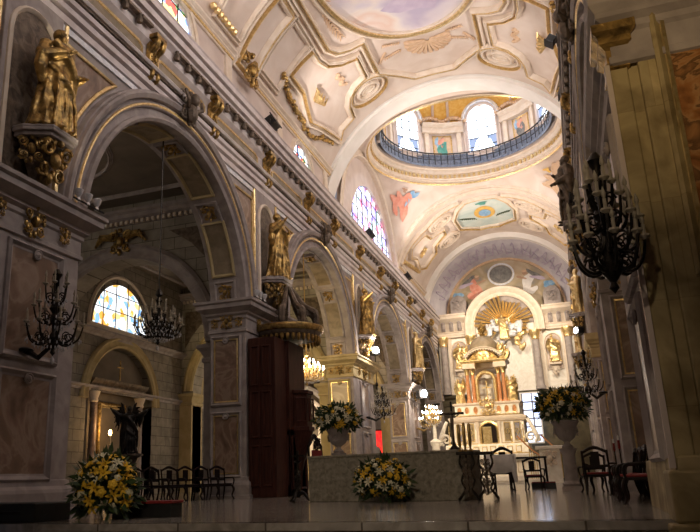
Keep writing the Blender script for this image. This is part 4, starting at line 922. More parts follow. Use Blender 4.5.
MB().arch((-4.0, RY, 11.55), (1, 0, 0), (0, -1, 0), 2.2, [(0, -.2), (0, .25), (.1, .32), (.2, .25), (.3, .25), (.32, .3), (.5, .42), (.62, .5), (.72, .5), (.8, .3), (.82, -.3)], 0, PI, 40, leg=.7).build('arch_moulding', 'mould', RT, True)
EP = [(0, 0), (.1, 0), (.1, .14), (.14, .16), (.14, .34), (.2, .4), (.1, .42), (.1, 1.1), (.2, 1.2), (.3, 1.26), (.5, 1.4), (.56, 1.45), (.56, 1.62), (.62, 1.7), (.62, 1.8), (-.3, 1.82)]
for a, b in ((-9.2, -6.85), (-1.15, 1.15)):
    MB().line((a, RY, 10.85), (b, RY, 10.85), (0, -1, 0), EP).bb(a, b, RY, RY+.6, 10.85, 12.65).build('entablature', 'mould', RT)
    for x in ((a+.55, (a+b)/2, b-.55)):
        q = MB(); q.bb(x-.16, x+.16, RY-.32, RY-.05, 11.35, 12.0); q.tube([(x, RY-.2, 11.4), (x, RY-.38, 11.55), (x, RY-.34, 11.85), (x, RY-.45, 12.0)], [.1, .13, .1, .12], 6); q.build('modillion', 'stone', RT, True)
q = MB()
for x in (-8.75, -6.62, -1.85, .45): 
    q = MB(); q.lathe([(.36, 6.4), (.36, 6.6), (.3, 6.68), (.27, 6.8), (.25, 10.1)], (x, RY-.22, 0), 16); c = q.build('column_shaft', 'stone' if x in (-8.75, .45) else 'stone', RT, True)
    q = MB(); q.lathe([(.25, 10.1), (.3, 10.15), (.28, 10.25), (.36, 10.5), (.42, 10.72), (.42, 10.85)], (x, RY-.22, 0), 12); q.build('column_capital', 'gilt', RT, True)
for x in (-8.3, -6.9, -1.45, .15):
    MB().bb(x-.12, x+.12, RY+.0, RY+.3, 6.4, 10.85).build('pilaster_strip', 'mould', RT)
for xc in (-7.6, -.65):
    P = [(xc-.5, 7.9), (xc+.5, 7.9)]+[(xc+.5*cos(PI*i/12), 10.0+.5*sin(PI*i/12)) for i in range(13)]
    n = MB().frame(P, [(-.1, 0), (-.1, .06), (-.04, .1), (0, .02)], wally(RY+.25)).build('niche_frame', 'mould', RT, True); MB().fill(P, wally(RY+.25), .01, 2).build('niche_shade', 'upstone', n)
    q = MB(); q.bb(xc-.42, xc+.42, RY-.35, RY+.2, 8.15, 8.3); q.lathe([(.04, 7.2), (.1, 7.35), (.2, 7.6), (.28, 7.9), (.38, 8.15)], (xc, RY+.2, 0), 12, a0=-PI, a1=0); ornament(q, (xc, RY-.05, 7.75), (1, 0, 0), (0, 0, 1), (0, -1, 0), .6, 3)
    q.build('niche_console', 'mould', RT, True)
for xc, w_ in ((-7.35, 'left'), (-.3, 'right')):
    q = MB(); q.prism([(xc-.6, 12.7), (xc+.6, 12.7), (xc+.62, 13.7), (xc+.4, 14.05), (xc, 14.2), (xc-.4, 14.05), (xc-.62, 13.7)], 'y', RY-.1, RY+.4); ornament(q, (xc, RY-.12, 13.4), (1, 0, 0), (0, 0, 1), (0, -1, 0), .8, 4)
    tag(q.build('carved_escutcheon', 'stone', None, True), 'grey carved escutcheon on the %s shoulder of the altar wall' % w_, 'escutcheon')
statue('niche_statue', 'gilded crowned statue in the lit niche right of the sunburst', (-.65, RY-.08, 8.3), 0, 2.15, 'gilt', 0, 41, vox=.04, beard=False)
statue('niche_statue', 'pale gilded statue in the lit niche left of the domed tabernacle', (-7.6, RY-.08, 8.3), 0, 2.1, 'gilt', 1, 42, vox=.04)
sb = thing('sunburst', 'gilded sunburst with silver clouds round the raised figure over the altar', 'sunburst', (-4.05, RY-.25, 11.55))
r = random.Random(4)
for i in range(30):
    a = -PI*.25+1.5*PI*i/29; L = r.uniform(1.6, 2.25); q = MB(); u = Vector((cos(a), 0, sin(a))); t = Vector((-sin(a), 0, cos(a)))
    q.add([u*.5+t*.05, u*.5-t*.05, u*L-t*.1, u*(L+.12), u*L+t*.1, u*.5+Vector((0, -.1, 0)), u*L+Vector((0, -.16, 0))], [(0, 1, 2, 3, 4), (0, 5, 6, 4), (1, 2, 6, 5), (2, 3, 6), (3, 4, 6), (0, 1, 5)]); q.build('ray', 'gilt', sb)
for i in range(16):
    a = r.uniform(0, 2*PI); d = r.uniform(.5, 1.2); q = MB(); c = Vector((d*cos(a)*.9, -.1-r.uniform(0, .2), d*sin(a)*.8-.5))
    for k in range(4): q.ell(c+Vector((r.uniform(-.2, .2), r.uniform(-.1, .05), r.uniform(-.15, .15))), (.22, .16, .17), 8)
    q.build('cloud', 'silver', sb, True)
q = MB()
for k in range(9): q.ell(Vector((1.1+r.uniform(-.4, .3), -.2, -1.2+r.uniform(-.9, .5))), (.16, .12, .3), 6, Matrix.Rotation(r.uniform(-1, 1), 3, 'Y'))
q.build('gilded_feather_cloud', 'gilt', sb, True)
statue('raised_figure', 'gilded robed figure with open arms at the centre of the sunburst', (-4.05, RY-.75, 10.2), 0, 2.0, 'gilt', 3, 50, vox=.04, beard=False)
for x, z, w_ in ((-5.1, 10.6, 'lower left'), (-2.9, 10.7, 'right')):
    statue('cherub', 'small silvered cherub at the %s of the sunburst' % w_, (x, RY-.55, z), .3 if x < -4 else -.3, .95, 'silver', 0, int(-x*7), vox=.05, beard=False, wings=True)
# window beside the tabernacle
q = MB(); wo = struct(MB().frame(rect(-3.35, -2.15, 2.6, 6.1), [(-.1, 0), (-.1, .12), (0, .12), (0, 0)], wally(RY-.32)), 'window_17', 'white')
MB().bb(-3.35, -2.15, RY-.34, RY-.3, 2.6, 6.1).build('pane', 'sgblue', wo)
for z in (3.1, 3.7, 4.3, 4.9, 5.5): q.bb(-3.35, -2.15, RY-.4, RY-.34, z-.05, z+.05)
for x in (-3.3, -2.6): q.bb(x-.05, x+.05, RY-.4, RY-.34, 2.6, 6.1)
q.build('glazing_bars', 'blue', wo)
# ------------------------------------------------------------------ high altar with domed tabernacle
HY = 40.0; HX = -4.12
HA = thing('high_altar', 'white marble high altar in tiers with gold and blue inlay below the domed tabernacle', 'altar', (0, 0, 0))
MB().bb(-6.6, -2.0, 37.4, 41.5, 0, 1.15).build('altar_base', 'wmarble', HA, bevel=.02)
MB().bb(-7.0, -1.9, 36.9, 41.6, 0, .35).build('predella_step', 'wmarble', HA, bevel=.02)
rectmould(MB(), -6.5, -2.1, 37.3, 41.5, [(0, 1.15), (.1, 1.17), (.14, 1.25), (.16, 1.36), (.1, 1.4), (-1, 1.4)]).build('mensa', 'wmarble', HA)
MB().bb(-6.35, -2.2, 38.4, 41.5, 1.4, 1.95).build('lower_gradine', 'wmarble', HA, bevel=.02)
MB().bb(-6.0, -2.35, 39.0, 41.5, 1.9, 3.3).build('middle_tier', 'wmarble', HA, bevel=.02)
rectmould(MB(), -6.0, -2.35, 39.0, 41.5, [(0, 3.1), (.1, 3.15), (.16, 3.26), (.18, 3.36), (0, 3.4), (-1, 3.4)]).build('tier_cornice', 'mould', HA)
MB().bb(-5.85, -2.5, 39.3, 41.5, 3.4, 4.15).build('upper_tier', 'wmarble', HA, bevel=.02)
rectmould(MB(), -5.85, -2.5, 39.3, 41.5, [(0, 4.0), (.08, 4.05), (.1, 4.12), (0, 4.16), (-1, 4.16)]).build('tier_cornice', 'mould', HA)
fy = wally(39.0); fu = wally(39.3)
for x in (-5.65, -5.05, -3.2, -2.7):
    p_ = MB().fill(rect(x-.12, x+.12, 2.15, 3.0), fy, .02, 1).build('inlay_panel', 'blue' if x in (-5.65, -2.7) else 'frieze', HA)
    MB().frame(rect(x-.12, x+.12, 2.15, 3.0), [(-.05, 0), (-.05, .04), (0, .04), (0, .02)], fy).build('gilt_frame', 'gilt', p_)
    q = MB(); q.frame(circ(x, 2.58, .08, .12, 12), [(-.02, .02), (-.02, .05), (.02, .05), (.02, .02)], fy); q.build('gilt_roundel', 'gilt', p_)
for x in (-5.6, -5.2, -4.75, -3.55, -3.15, -2.75):
    P = circ(x, 3.75, .09, .17, 14); p_ = MB().fill(P, fu, .02, 1).build('red_inlay', 'copper', HA); MB().frame(P, [(-.03, 0), (-.03, .04), (0, .03)], fu).build('gilt_rim', 'gilt', p_)
q = MB(); P = [(-4.5, 2.0), (-3.75, 2.0)]+[(-4.125+.375*cos(PI*i/10), 2.65+.375*sin(PI*i/10)) for i in range(11)]
MB().fill(P, fy, .03, 2).build('tabernacle_recess', 'dwood', HA); MB().frame(P, [(-.14, 0), (-.14, .08), (-.05, .12), (0, .06)], fy).build('recess_arch', 'gilt', HA, True)
MB().bb(-4.45, -4.0, 38.9, 38.95, 1.98, 2.85).build('gilded_door', 'gilt', HA)
q = MB()
for x in (-4.68, -3.58): q.lathe([(.08, 1.95), (.06, 2.05), (.055, 2.85), (.09, 2.95), (.1, 3.1)], (x, 38.9, 0), 10)
q.build('small_columns', 'mould', HA, True)
for s in (-1, 1):
    q = MB(); cx = HX-.1+s*2.15
    for y in (38.7, 39.1):
        pts = [(cx+s*(.32*(1-t*.85))*cos(t*9-1.0), y, 2.25+.32*(1-t*.85)*sin(t*9-1.0)) for t in [i/20 for i in range(21)]]; q.tube(pts, [.07-.04*i/20 for i in range(21)], 6)
    q.tube([(cx-s*.1, 38.9, 3.2), (cx+s*.05, 38.9, 2.9), (cx+s*.3, 38.9, 2.3), (cx+s*.4, 38.9, 2.0)], [.08, .1, .12, .1], 8)
    q.build('side_scroll', 'wmarble', HA, True)
q = MB(); ornament(q, (HX, 39.2, 3.9), (1, 0, 0), (0, 0, 1), (0, -1, 0), .9, 5); q.build('garland_relief', 'gilt', HA, True)
for x in [-6.1+.5*k for k in range(8)]:
    P = rect(x-.17, x+.17, .5, 1.05); MB().frame(P, [(0, 0), (0, .03), (.03, .05), (.05, 0)], wally(37.4)).build('front_panel', 'mould', HA)
for x in [-6.05+.42*k for k in range(9)]:
    MB().frame(rect(x-.14, x+.14, 1.5, 1.85), [(0, 0), (0, .03), (.025, .05), (.04, .02)], wally(38.4)).build('gradine_panel', 'gilt', HA)
for y0, z0, xa_, xb_ in ((38.99, 1.97, -6.0, -2.35), (39.29, 3.45, -5.85, -2.5), (38.39, 1.43, -6.35, -2.2)):
    MB().line((xa_, y0, z0), (xb_, y0, z0), (0, -1, 0), [(0, 0), (.05, .01), (.05, .05), (0, .06)]).build('gilt_line', 'gilt', HA)
for k, (x, w_) in enumerate(((-6.15, 'outermost on the left'), (-5.25, 'inner left'), (-3.0, 'inner right'), (-2.4, 'outermost on the right'))):
    o = tag(MB().lathe([(.1, 0), (.11, .04), (.04, .08), (.03, .2), (.06, .26), (.025, .32), (.022, .62), (.05, .66), (.05, .69), (.018, .7), (.018, .98), (.004, 1.0)], n=10).build('altar_candlestick', 'gilt', None, True), 'gilded candlestick on the high altar gradine, %s of four' % w_, 'candlestick', 'candlesticks on the high altar'); o.location = (x, 38.65, 1.95)
# domed tabernacle
TB = thing('domed_tabernacle', 'gilded tabernacle with red marble columns, arched pediment and grey dome on the high altar', 'tabernacle', (HX, 40.1, 4.16))
for x in (-.95, -.68, .68, .95):
    y = -.55 if abs(x) > .8 else -.35
    MB().lathe([(.15, 0), (.15, .08), (.11, .14), (.1, .2), (.09, 1.5)], (x, y, 0), 12).build('column', 'copper', TB, True)
    MB().lathe([(.09, 1.5), (.12, 1.54), (.1, 1.6), (.15, 1.78), (.16, 1.84)], (x, y, 0), 10).build('column_capital', 'gilt', TB, True)
q = MB().bb(-1.15, -.48, -.75, .2, 1.84, 2.2).bb(.48, 1.15, -.75, .2, 1.84, 2.2).bb(-1.1, 1.1, -.1, .8, 1.9, 2.2); q.build('entablature', 'mould', TB, bevel=.02)
rectmould(MB(), -1.15, 1.15, -.75, .8, [(0, 2.12), (.06, 2.15), (.1, 2.22), (.1, 2.27), (-.5, 2.3)]).build('cornice', 'gilt', TB)
q = MB().arch((0, -.66, 1.95), (1, 0, 0), (0, -1, 0), 1.0, [(0, -.4), (0, .1), (.05, .14), (.12, .14), (.16, .2), (.2, .2), (.22, -.4)], PI*.17, PI*.83, 20, sy=.86); q.build('arched_pediment', 'mould', TB, True)
q = MB()
for i in range(15): a = PI*(.2+.6*i/14); q.box((.99*cos(a)*1.05, -.8, 1.95+.86*1.02*sin(a)), (.05, .06, .05))
tag(q.build('pediment_beading', 'dwood', TB), kind='stuff')
MB().prism([(-.85, 2.2), (.85, 2.2), (.6, 2.55), (.2, 2.72), (-.2, 2.72), (-.6, 2.55)], 'y', -.62, -.5).build('pediment_field', 'oldgilt', TB)
q = MB(); ornament(q, (0, -.68, 2.4), (1, 0, 0), (0, 0, 1), (0, -1, 0), .45, 3); q.build('pediment_carving', 'gilt', TB, True)
MB().arch((0, -.5, 1.15), (1, 0, 0), (0, -1, 0), .4, [(0, -.5), (0, .06), (.04, .1), (.12, .1), (.16, .04), (.2, -.2)], 0, PI, 20, leg=1.15).build('arch_frame', 'gilt', TB, True)
MB().bb(-1.0, 1.0, .3, .8, 0, 1.9).build('niche_back', 'sgblue' if 0 else 'cloth', TB)
MB().lathe([(.85, 2.3), (.8, 2.45), (.8, 2.75), (.86, 2.8), (.86, 2.86), (.78, 2.9)], (0, .1, 0), 24).build('dome_drum', 'gilt', TB, True)
MB().lathe([(.8*cos(a), 2.88+.85*sin(a)) for a in [PI/2*i/10 for i in range(10)]]+[(.1, 3.74)], (0, .1, 0), 28).build('dome', 'frieze', TB, True)
q = MB().lathe([(.1, 3.7), (.16, 3.78), (.08, 3.86), (.2, 4.0), (.24, 4.15), (.16, 4.3), (.05, 4.36), (.04, 4.55)], (0, .1, 0), 12); q.box((0, .1, 4.5), (.22, .04, .04)); ornament(q, (0, -.1, 4.1), (1, 0, 0), (0, 0, 1), (0, -1, 0), .45, 3); q.build('finial', 'oldgilt', TB, True)
for s in (-1, 1):
    q = MB(); q.tube([(s*1.2, -.5, 2.3), (s*1.3, -.5, 2.6), (s*1.05, -.4, 2.85), (s*.85, -.2, 3.1)], [.14, .13, .1, .05], 6); ornament(q, (s*1.15, -.55, 2.6), (1, 0, 0), (0, 0, 1), (0, -1, 0), .5, 3); q.build('corner_scroll', 'gilt', TB, True)
    statue('seated_angel', 'small gilded winged angel on the %s shoulder of the tabernacle pediment' % ('left' if s < 0 else 'right'), (HX+s*1.0, 39.5, 6.45), s*.4, .85, 'gilt', 2, 60+s, vox=.05, beard=False, wings=True)
    statue('altar_angel', 'standing gilded winged angel on the altar tier %s of the tabernacle columns' % ('left' if s < 0 else 'right'), (HX+s*1.38-.06, 39.75, 4.16), s*.3, 1.35, 'gilt', 1, 70+s, vox=.045, beard=False, wings=True)
q = MB(); q.bb(-.03, .03, -.02, .02, 0, 1.15).bb(-.24, .24, -.02, .02, .78, .84); q.lathe([(.2, 0), (.16, .06), (.06, .12), (.04, .2)], (0, 0, 0), 12)
cr = tag(q.build('altar_crucifix', 'gilt', None), 'gilded crucifix standing inside the domed tabernacle', 'crucifix'); cr.location = (HX, 39.85, 4.17)
for x, h in ((-5.95, .55), (-5.75, .62), (-2.95, .5), (-2.4, .62), (-2.25, .55)):
    pass
# ------------------------------------------------------------------ chandeliers
def chandelier(name, lab, loc, tiers, rope=None, m_='brass', lit=False, crystals=True, basket=0, rz=0, group=None, wall=None):
    # tiers: (radius, height, arms, rise)
    root = thing(name, lab, 'chandelier', loc, rz, group); zt = max(t[1] for t in tiers)+.45; zb = min(t[1] for t in tiers)-.3
    q = MB(); q.lathe([(.0, zb-.12), (.05, zb-.06), (.03, zb), (.1, zb+.1), (.12, zb+.2), (.04, zb+.32), (.05, (zt+zb)/2-.1), (.11, (zt+zb)/2), (.05, (zt+zb)/2+.12), (.04, zt-.2), (.09, zt-.1), (.03, zt)], n=12); q.build('stem', m_, root, True)
    cand = MB(); cand.lathe([(.02, -.03), (.055, 0), (.05, .02), (.018, .03), (.018, .13)], n=8)
    cup = None; bulb = None
    fl = MB().lathe([(.004, .13), (.02, .15), (.024, .18), (.014, .22), (.002, .26)], n=6)
    for R0, z0, n, rise in tiers:
        pts = [(.03, 0, z0-.02), (R0*.25, 0, z0-.16), (R0*.55, 0, z0-.2), (R0*.85, 0, z0-.1), (R0*1.0, 0, z0+rise-.03), (R0*.97, 0, z0+rise)]
        am = MB(); am.tube(pts, [.026, .022, .02, .018, .014, .012], 5)
        am.tube([(R0*.5+.09*cos(t*8)*(1-t*.7), 0, z0-.08+.09*sin(t*8)*(1-t*.7)) for t in [i/10 for i in range(11)]], .012, 4)
        a0 = None
        for i in range(n):
            an = 2*PI*i/n+.2*z0
            if a0 is None: a0 = am.build('arm', m_, root, True); o = a0
            else: o = a0.copy(); COL.objects.link(o); o.parent = root
            o.rotation_euler = (0, 0, an)
            p = (R0*cos(an), R0*sin(an), z0+rise)
            if cup is None: cup = cand.build('candle', 'bulboff' if not lit else 'gilt', root, True); c = cup; bulb = fl.build('bulb', 'bulb' if lit else 'bulboff', cup, True)
            else: c = cup.copy(); COL.objects.link(c); c.parent = root; b = bulb.copy(); COL.objects.link(b); b.parent = c
            c.location = p
    if crystals:
        r = random.Random(2); q = MB()
        for R0, z0, n, rise in tiers:
            for i in range(n*2):
                an = PI*i/n+.2*z0; 
                for k in range(3):
                    rr = R0*(.95-.28*k); q.ell((rr*cos(an), rr*sin(an), z0-.16-.07*k+.02*r.random()), (.016, .016, .035), 4)
        q.ell((0, 0, zb-.2), (.04, .04, .07), 8); tag(q.build('crystal_drops', 'glass', root), kind='stuff')
    if rope:
        q = MB(); q.tube([(0, 0, zt), (0, 0, rope-loc[2])], .022, 5); q.lathe([(.03, zt-.02), (.1, zt+.05), (.07, zt+.16), (.02, zt+.24)], n=8); q.build('hanging_chain', m_, root)
    if wall:
        q = MB(); q.tube([(0, 0, zb+.1), (wall*.5, 0, zb-.12), (wall, 0, zb+.05)], [.04, .05, .06], 6); q.lathe([(.14, -.04), (.16, 0), (.1, .04)], (wall, 0, zb+.05), 10); q.build('wall_bracket', m_, root, True)
    return root
chandelier('wall_candelabrum', 'dark candelabrum with unlit candles on the nearest left pier', (-8.55, 10.25, 3.15), [(.5, .0, 9, .16), (.38, .38, 7, .14), (.2, .75, 5, .16)], m_='iron', wall=-.62)
chandelier('wall_candelabrum', 'large dark branching candelabrum hanging before the near right pier', (.56, 7.62, 2.72), [(.35, -.1, 9, .14), (.33, .1, 8, .16), (.25, .34, 7, .14), (.13, .58, 5, .11)], m_='iron', crystals=False)
chandelier('aisle_chandelier', 'dark unlit chandelier hanging in the nearest left arch', (-9.8, 15.75, 4.35), [(.62, 0, 14, .12), (.42, .2, 10, .16), (.2, .42, 6, .14)], rope=9.78, m_='iron')
chandelier('aisle_chandelier', 'glowing crystal chandelier lit in the second left arch', (-9.8, 27.0, 4.55), [(.7, -.05, 18, .1), (.5, .1, 12, .12), (.3, .25, 8, .12)], rope=9.78, m_='brass', lit=True)
light('POINT', 'chandelier_light', (-9.8, 27.0, 4.85), 90, WARM, .3)
chandelier('aisle_chandelier', 'crystal chandelier unlit in the third left arch', (-9.8, 38.2, 4.6), [(.7, 0, 14, .12), (.48, .22, 10, .14)], rope=9.78, m_='iron')
chandelier('wall_candelabrum', 'crystal candelabrum on the pier behind the left flower urn', (-8.35, 33.6, 3.5), [(.6, 0, 9, .16), (.42, .4, 7, .16), (.2, .75, 5, .14)], m_='iron', wall=-.8)
chandelier('wall_candelabrum', 'crystal candelabrum with lit candles on the fourth left pier', (-8.4, 45.4, 3.6), [(.6, 0, 9, .16), (.42, .4, 7, .16), (.2, .75, 5, .14)], m_='brass', lit=True, wall=-.75)
chandelier('wall_candelabrum', 'small crystal candelabrum beside the right flower urn', (.62, 25.5, 3.2), [(.5, 0, 8, .16), (.36, .4, 7, .16), (.2, .75, 5, .14)], m_='iron', wall=.45)
chandelier('standing_candelabrum', 'lit white candle stand left of the high altar', (-6.75, 37.8, 3.3), [(.42, 0, 9, .15), (.2, .3, 5, .12)], m_='brass', lit=True)
q = MB().lathe([(.35, 0), (.35, .15), (.22, .25), (.2, 1.9), (.26, 2.0), (.3, 2.15), (.1, 2.3), (.08, 3.0)], n=16); o = tag(q.build('candle_pedestal', 'wmarble', None, True), 'slim marble pedestal under the lit candle stand left of the altar', 'pedestal'); o.location = (-6.75, 37.8, 0)
# spotlights and floodlights
def flood(lab, loc, rz, tilt=.5, s=1, glow=False):
    root = thing('spotlight' if glow else 'floodlight', lab, 'lamp', loc, rz)
    q = MB(); q.box((0, 0, .2), (.34*s, .24*s, .26*s)); q.box((0, -.14*s, .2), (.4*s, .05, .32*s)); b = q.build('housing', 'black', root, bevel=.01); b.rotation_euler = (-tilt, 0, 0)
    q = MB(); q.tube([(-.2*s, 0, .2), (-.2*s, 0, 0), (.2*s, 0, 0), (.2*s, 0, .2)], .02, 5); q.build('yoke', 'black', root)
    if glow: l_ = MB().ell((0, -.18*s, .2), (.13*s, .05*s, .13*s), 12).build('lens', 'glow', root, True); l_.rotation_euler = (-tilt, 0, 0)
    return root
flood('black floodlight on the left ledge below the vault corner', (-8.95, 21.9, 12.95), PI/2, .5, 1.5)
flood('black floodlight on the left ledge below the large stained window', (-8.95, 35.5, 12.95), PI/2, .5, 1.5)
flood('black floodlight on the left ledge near the apse vault', (-8.95, 44.9, 12.95), PI/2, .5, 1.5)
flood('black floodlight on the right cornice near the top', (.93, 19.5, 12.4), -PI/2, -.9, .9)
flood('black floodlight on the right ledge under the vault', (1.1, 24.0, 12.95), -PI/2, .3, 1.3)
flood('square black floodlight beside the dark right statue', (.75, 19.6, 7.45), -PI/2, .2, .8)
flood('glaring spotlight on the capital of the third left pier', (-8.6, 33.2, 6.15), 1.0, .1, 1.3, True)
flood('glaring spotlight on the fourth left pier', (-8.5, 44.0, 5.1), .9, .1, 1.7, True)
flood('glaring white spotlight on the right wall before the altar', (.75, 33.0, 6.2), -1.0, .1, 1.0, True)
light('POINT', 'spotlight_beam', (-8.2, 32.7, 6.35), 130, (1, .9, .8), .05)
light('POINT', 'spotlight_beam', (-8.1, 43.4, 5.3), 150, (1, .85, .7), .05)
for (x, y, z, lab) in ((-8.75, 11.3, 6.02, 'clear glass spot lamps on the capital of the nearest left pier'), (-8.8, 20.2, 6.02, 'clear glass spot lamps on the capital behind the pulpit')):
    root = thing('spot_lamp_row', lab, 'lamp', (x, y, z), PI/2)
    for k in range(3): q = MB(); q.lathe([(.05, 0), (.03, .06), (.07, .12), (.1, .22), (.08, .24)], (-.35+.3*k, 0, 0), 10); q.build('glass_lamp', 'glass', root, True)
    MB().tube([(-.5, 0, .01), (.5, 0, .01)], .02, 5).build('cable', 'black', root)
# ------------------------------------------------------------------ pulpit
PU = thing('pulpit', 'dark carved wooden pulpit with panelled stair and fringed canopy against the second left pier', 'pulpit', (-8.75, 21.1, 0))
MB().bb(-.4, .5, -1.2, -.3, 0, 4.75).bb(-.4, .6, -.3, 1.2, 0, 2.0).bb(-.4, .6, -.3, 1.1, 0, 4.75).build('stair_case', 'wood', PU, bevel=.02)
MB().bb(-.4, .15, -.3, 1.4, 2.0, 4.7).build('back_board', 'wood', PU, bevel=.02)
fP = lambda a, b, h: Vector((a, -1.2-h, b))
for z0, z1 in ((.3, 1.5), (1.7, 3.1), (3.25, 4.5)):
    for x0, x1 in ((-.32, -.02), (.06, .38)): MB().frame(rect(x0, x1, z0, z1), [(0, 0), (0, .03), (.03, .05), (.06, .02), (.07, 0)], fP).build('stair_panel', 'wood', PU)
for x0 in (.34,):
    for z0, z1 in ((.3, 1.8), (3.3, 4.6)): MB().frame(rect(x0, x0+.2, z0, z1), [(0, 0), (0, .03), (.03, .05), (.06, .02)], lambda a, b, h: Vector((a, -.3-h, b))).build('side_panel', 'wood', PU)
for y0 in (-.25, .45):
    MB().frame(rect(y0+.04, y0+.5, .2, 1.8), [(0, 0), (0, .03), (.03, .05), (.06, .02)], lambda a, b, h: Vector((.6+h, a, b))).build('side_panel', 'wood', PU)
octp = lambda R0: [(.42+R0*cos(R_(22.5+45*i))*.95, .55+R0*sin(R_(22.5+45*i))) for i in range(8)]
q = MB(); q.prism(octp(.6), 'z', 2.05, 3.1); q.prism(octp(.67), 'z', 3.1, 3.22); q.prism(octp(.67), 'z', 1.95, 2.08); q.build('pulpit_tub', 'wood', PU, bevel=.015)
for k in range(8):
    a = R_(45*k); c = Vector((.42+.56*cos(a), .55+.68*sin(a), 2.6)); U = Vector((-sin(a), cos(a), 0)); N = Vector((cos(a), sin(a), 0))
    MB().frame(rect(-.19, .19, -.38, .38), [(0, 0), (0, .03), (.03, .05), (.05, .0)], lambda a_, b_, h, c=c, U=U, N=N: c+U*a_+Vector((0, 0, b_))+N*h).build('tub_panel', 'wood', PU)
MB().lathe([(.12, .3), (.3, 1.0), (.5, 1.6), (.6, 1.98)], (.42, .55, 0), 16).build('tub_corbel', 'wood', PU, True)
q = MB(); q.lathe([(.98, 4.92), (1.06, 4.97), (1.1, 5.06), (1.1, 5.16), (1.16, 5.22), (1.16, 5.3), (1.0, 5.36), (.2, 5.5)], (.3, .5, 0), 28); q.build('canopy', 'bronze', PU, True)
MB().lathe([(1.11, 5.1), (1.15, 5.12), (1.19, 5.24), (1.17, 5.3)], (.3, .5, 0), 28, cap=False).build('gilt_rim', 'oldgilt', PU, True)
fr = MB()
for k in range(36):
    a = 2*PI*k/36; fr.lathe([(.0, 4.72), (.04, 4.78), (.06, 4.88), (.05, 4.97)], (.3+1.02*cos(a), .5+1.02*sin(a), 0), 6)
tag(fr.build('tassel_fringe', 'oldgilt', PU, True), kind='stuff')
for k in range(6):
    a = R_(-80+40*k); q = MB(); q.tube([(.3+1.0*cos(a), .5+1.0*sin(a), 5.35), (.3+.95*cos(a), .5+.95*sin(a), 5.75), (.3+.6*cos(a), .5+.6*sin(a), 6.0), (.3+.25*cos(a), .5+.25*sin(a), 6.5), (.3+.1*cos(a), .5+.1*sin(a), 6.7)], [.1, .13, .1, .08, .06], 7)
    ornament(q, (.3+.95*cos(a), .5+.95*sin(a), 5.55), (-sin(a), cos(a), 0), (0, 0, 1), (cos(a), sin(a), 0), .45, 3); q.build('crown_scroll', 'bronze', PU, True)
# ------------------------------------------------------------------ free-standing altar in front
BL, BR = Vector((-5.66, 15.5, 0)), Vector((-2.15, 14.75, 0)); ax = (BR-BL).normalized(); ay = Vector((-ax.y, ax.x, 0)); L_ = (BR-BL).length; ang = math.atan2(ax.y, ax.x)
AB = thing('altar_table', 'broad grey stone altar block at the front of the platform', 'altar', BL, ang)
q = MB().bb(0, L_, 0, 1.1, 0, .93); q.build('block', 'altar', AB, bevel=.015)
MB().bb(-.02, L_+.02, -.02, 1.12, .93, .98).build('top_slab', 'altar', AB, bevel=.01)
# ------------------------------------------------------------------ flowers
def lily_proto(c):
    q = MB()
    for k in range(6):
        a = PI*k/3; u = Vector((cos(a), sin(a), 0)); t = Vector((-sin(a), cos(a), 0)); z = Vector((0, 0, 1))
        vs = [u*.005, u*.03+t*.018+z*.035, u*.03-t*.018+z*.035, u*.075+t*.02+z*.05, u*.075-t*.02+z*.05, u*.115+z*.03]
        q.add(vs, [(0, 2, 1), (1, 2, 4, 3), (3, 4, 5)])
    q.tube([(0, 0, .0), (0, 0, .06)], .006, 4); return q
def rose_proto():
    q = MB()
    for k, (r0, z0) in enumerate(((.02, .045), (.035, .035), (.05, .02))):
        for j in range(5):
            a = 2*PI*j/5+k*.6; q.ell((r0*cos(a), r0*sin(a), z0), (.024, .024, .02), 6)
    return q
def bouquet(name, lab, loc, R0, Rz, nfl, nleaf, yf=.5, seed=1, fs=1, half_sphere=False):
    r = random.Random(seed); root = thing(name, lab, 'flowers', loc)
    lf = MB()
    for i in range(nleaf):
        a = r.uniform(0, 2*PI); ph = math.acos(r.uniform(-.75 if not half_sphere else -.2, 1)); rr = r.uniform(.55, 1.05)
        d = Vector((sin(ph)*cos(a), sin(ph)*sin(a), cos(ph))); c = Vector((d.x*R0*rr, d.y*R0*rr, d.z*Rz*rr)); L = r.uniform(.12, .22)*fs
        t = (d+Vector((r.uniform(-.6, .6), r.uniform(-.6, .6), r.uniform(-.6, .4)))).normalized(); w = t.orthogonal().normalized()*L*.2
        w = Matrix.Rotation(r.uniform(0, 6), 3, t) @ w
        lf.add([c, c+t*L*.5+w, c+t*L*1.1, c+t*L*.5-w], [(0, 1, 2, 3)])
    lf.ell((0, 0, 0), (R0*.6, R0*.6, Rz*.6), 12)
    tag(lf.build('foliage', 'leaf', root, recalc=False), kind='stuff')
    protos = {}
    for i in range(nfl):
        kind = 'y' if r.random() < yf else 'w'; ros = r.random() < .3
        key = (kind, ros)
        ph = math.acos(1-(1.62 if not half_sphere else 1.15)*(i+.5)/nfl); a = i*2.39996+r.uniform(-.2, .2)
        d = Vector((sin(ph)*cos(a), sin(ph)*sin(a), cos(ph))); rr = r.uniform(.88, 1.08)
        if key not in protos:
            o = (rose_proto() if ros else lily_proto(1)).build('lily' if not ros else 'rose', 'ylily' if kind == 'y' else 'wlily', root, True); protos[key] = o
        else: o = protos[key].copy(); COL.objects.link(o); o.parent = root
        o.location = (d.x*R0*rr, d.y*R0*rr, d.z*Rz*rr); dd = (d+Vector((r.uniform(-.3, .3), r.uniform(-.3, .3), r.uniform(-.2, .3)))).normalized()
        o.rotation_euler = dd.to_track_quat('Z', 'Y').to_euler(); s = r.uniform(.8, 1.15)*fs; o.scale = (s, s, s)
    return root
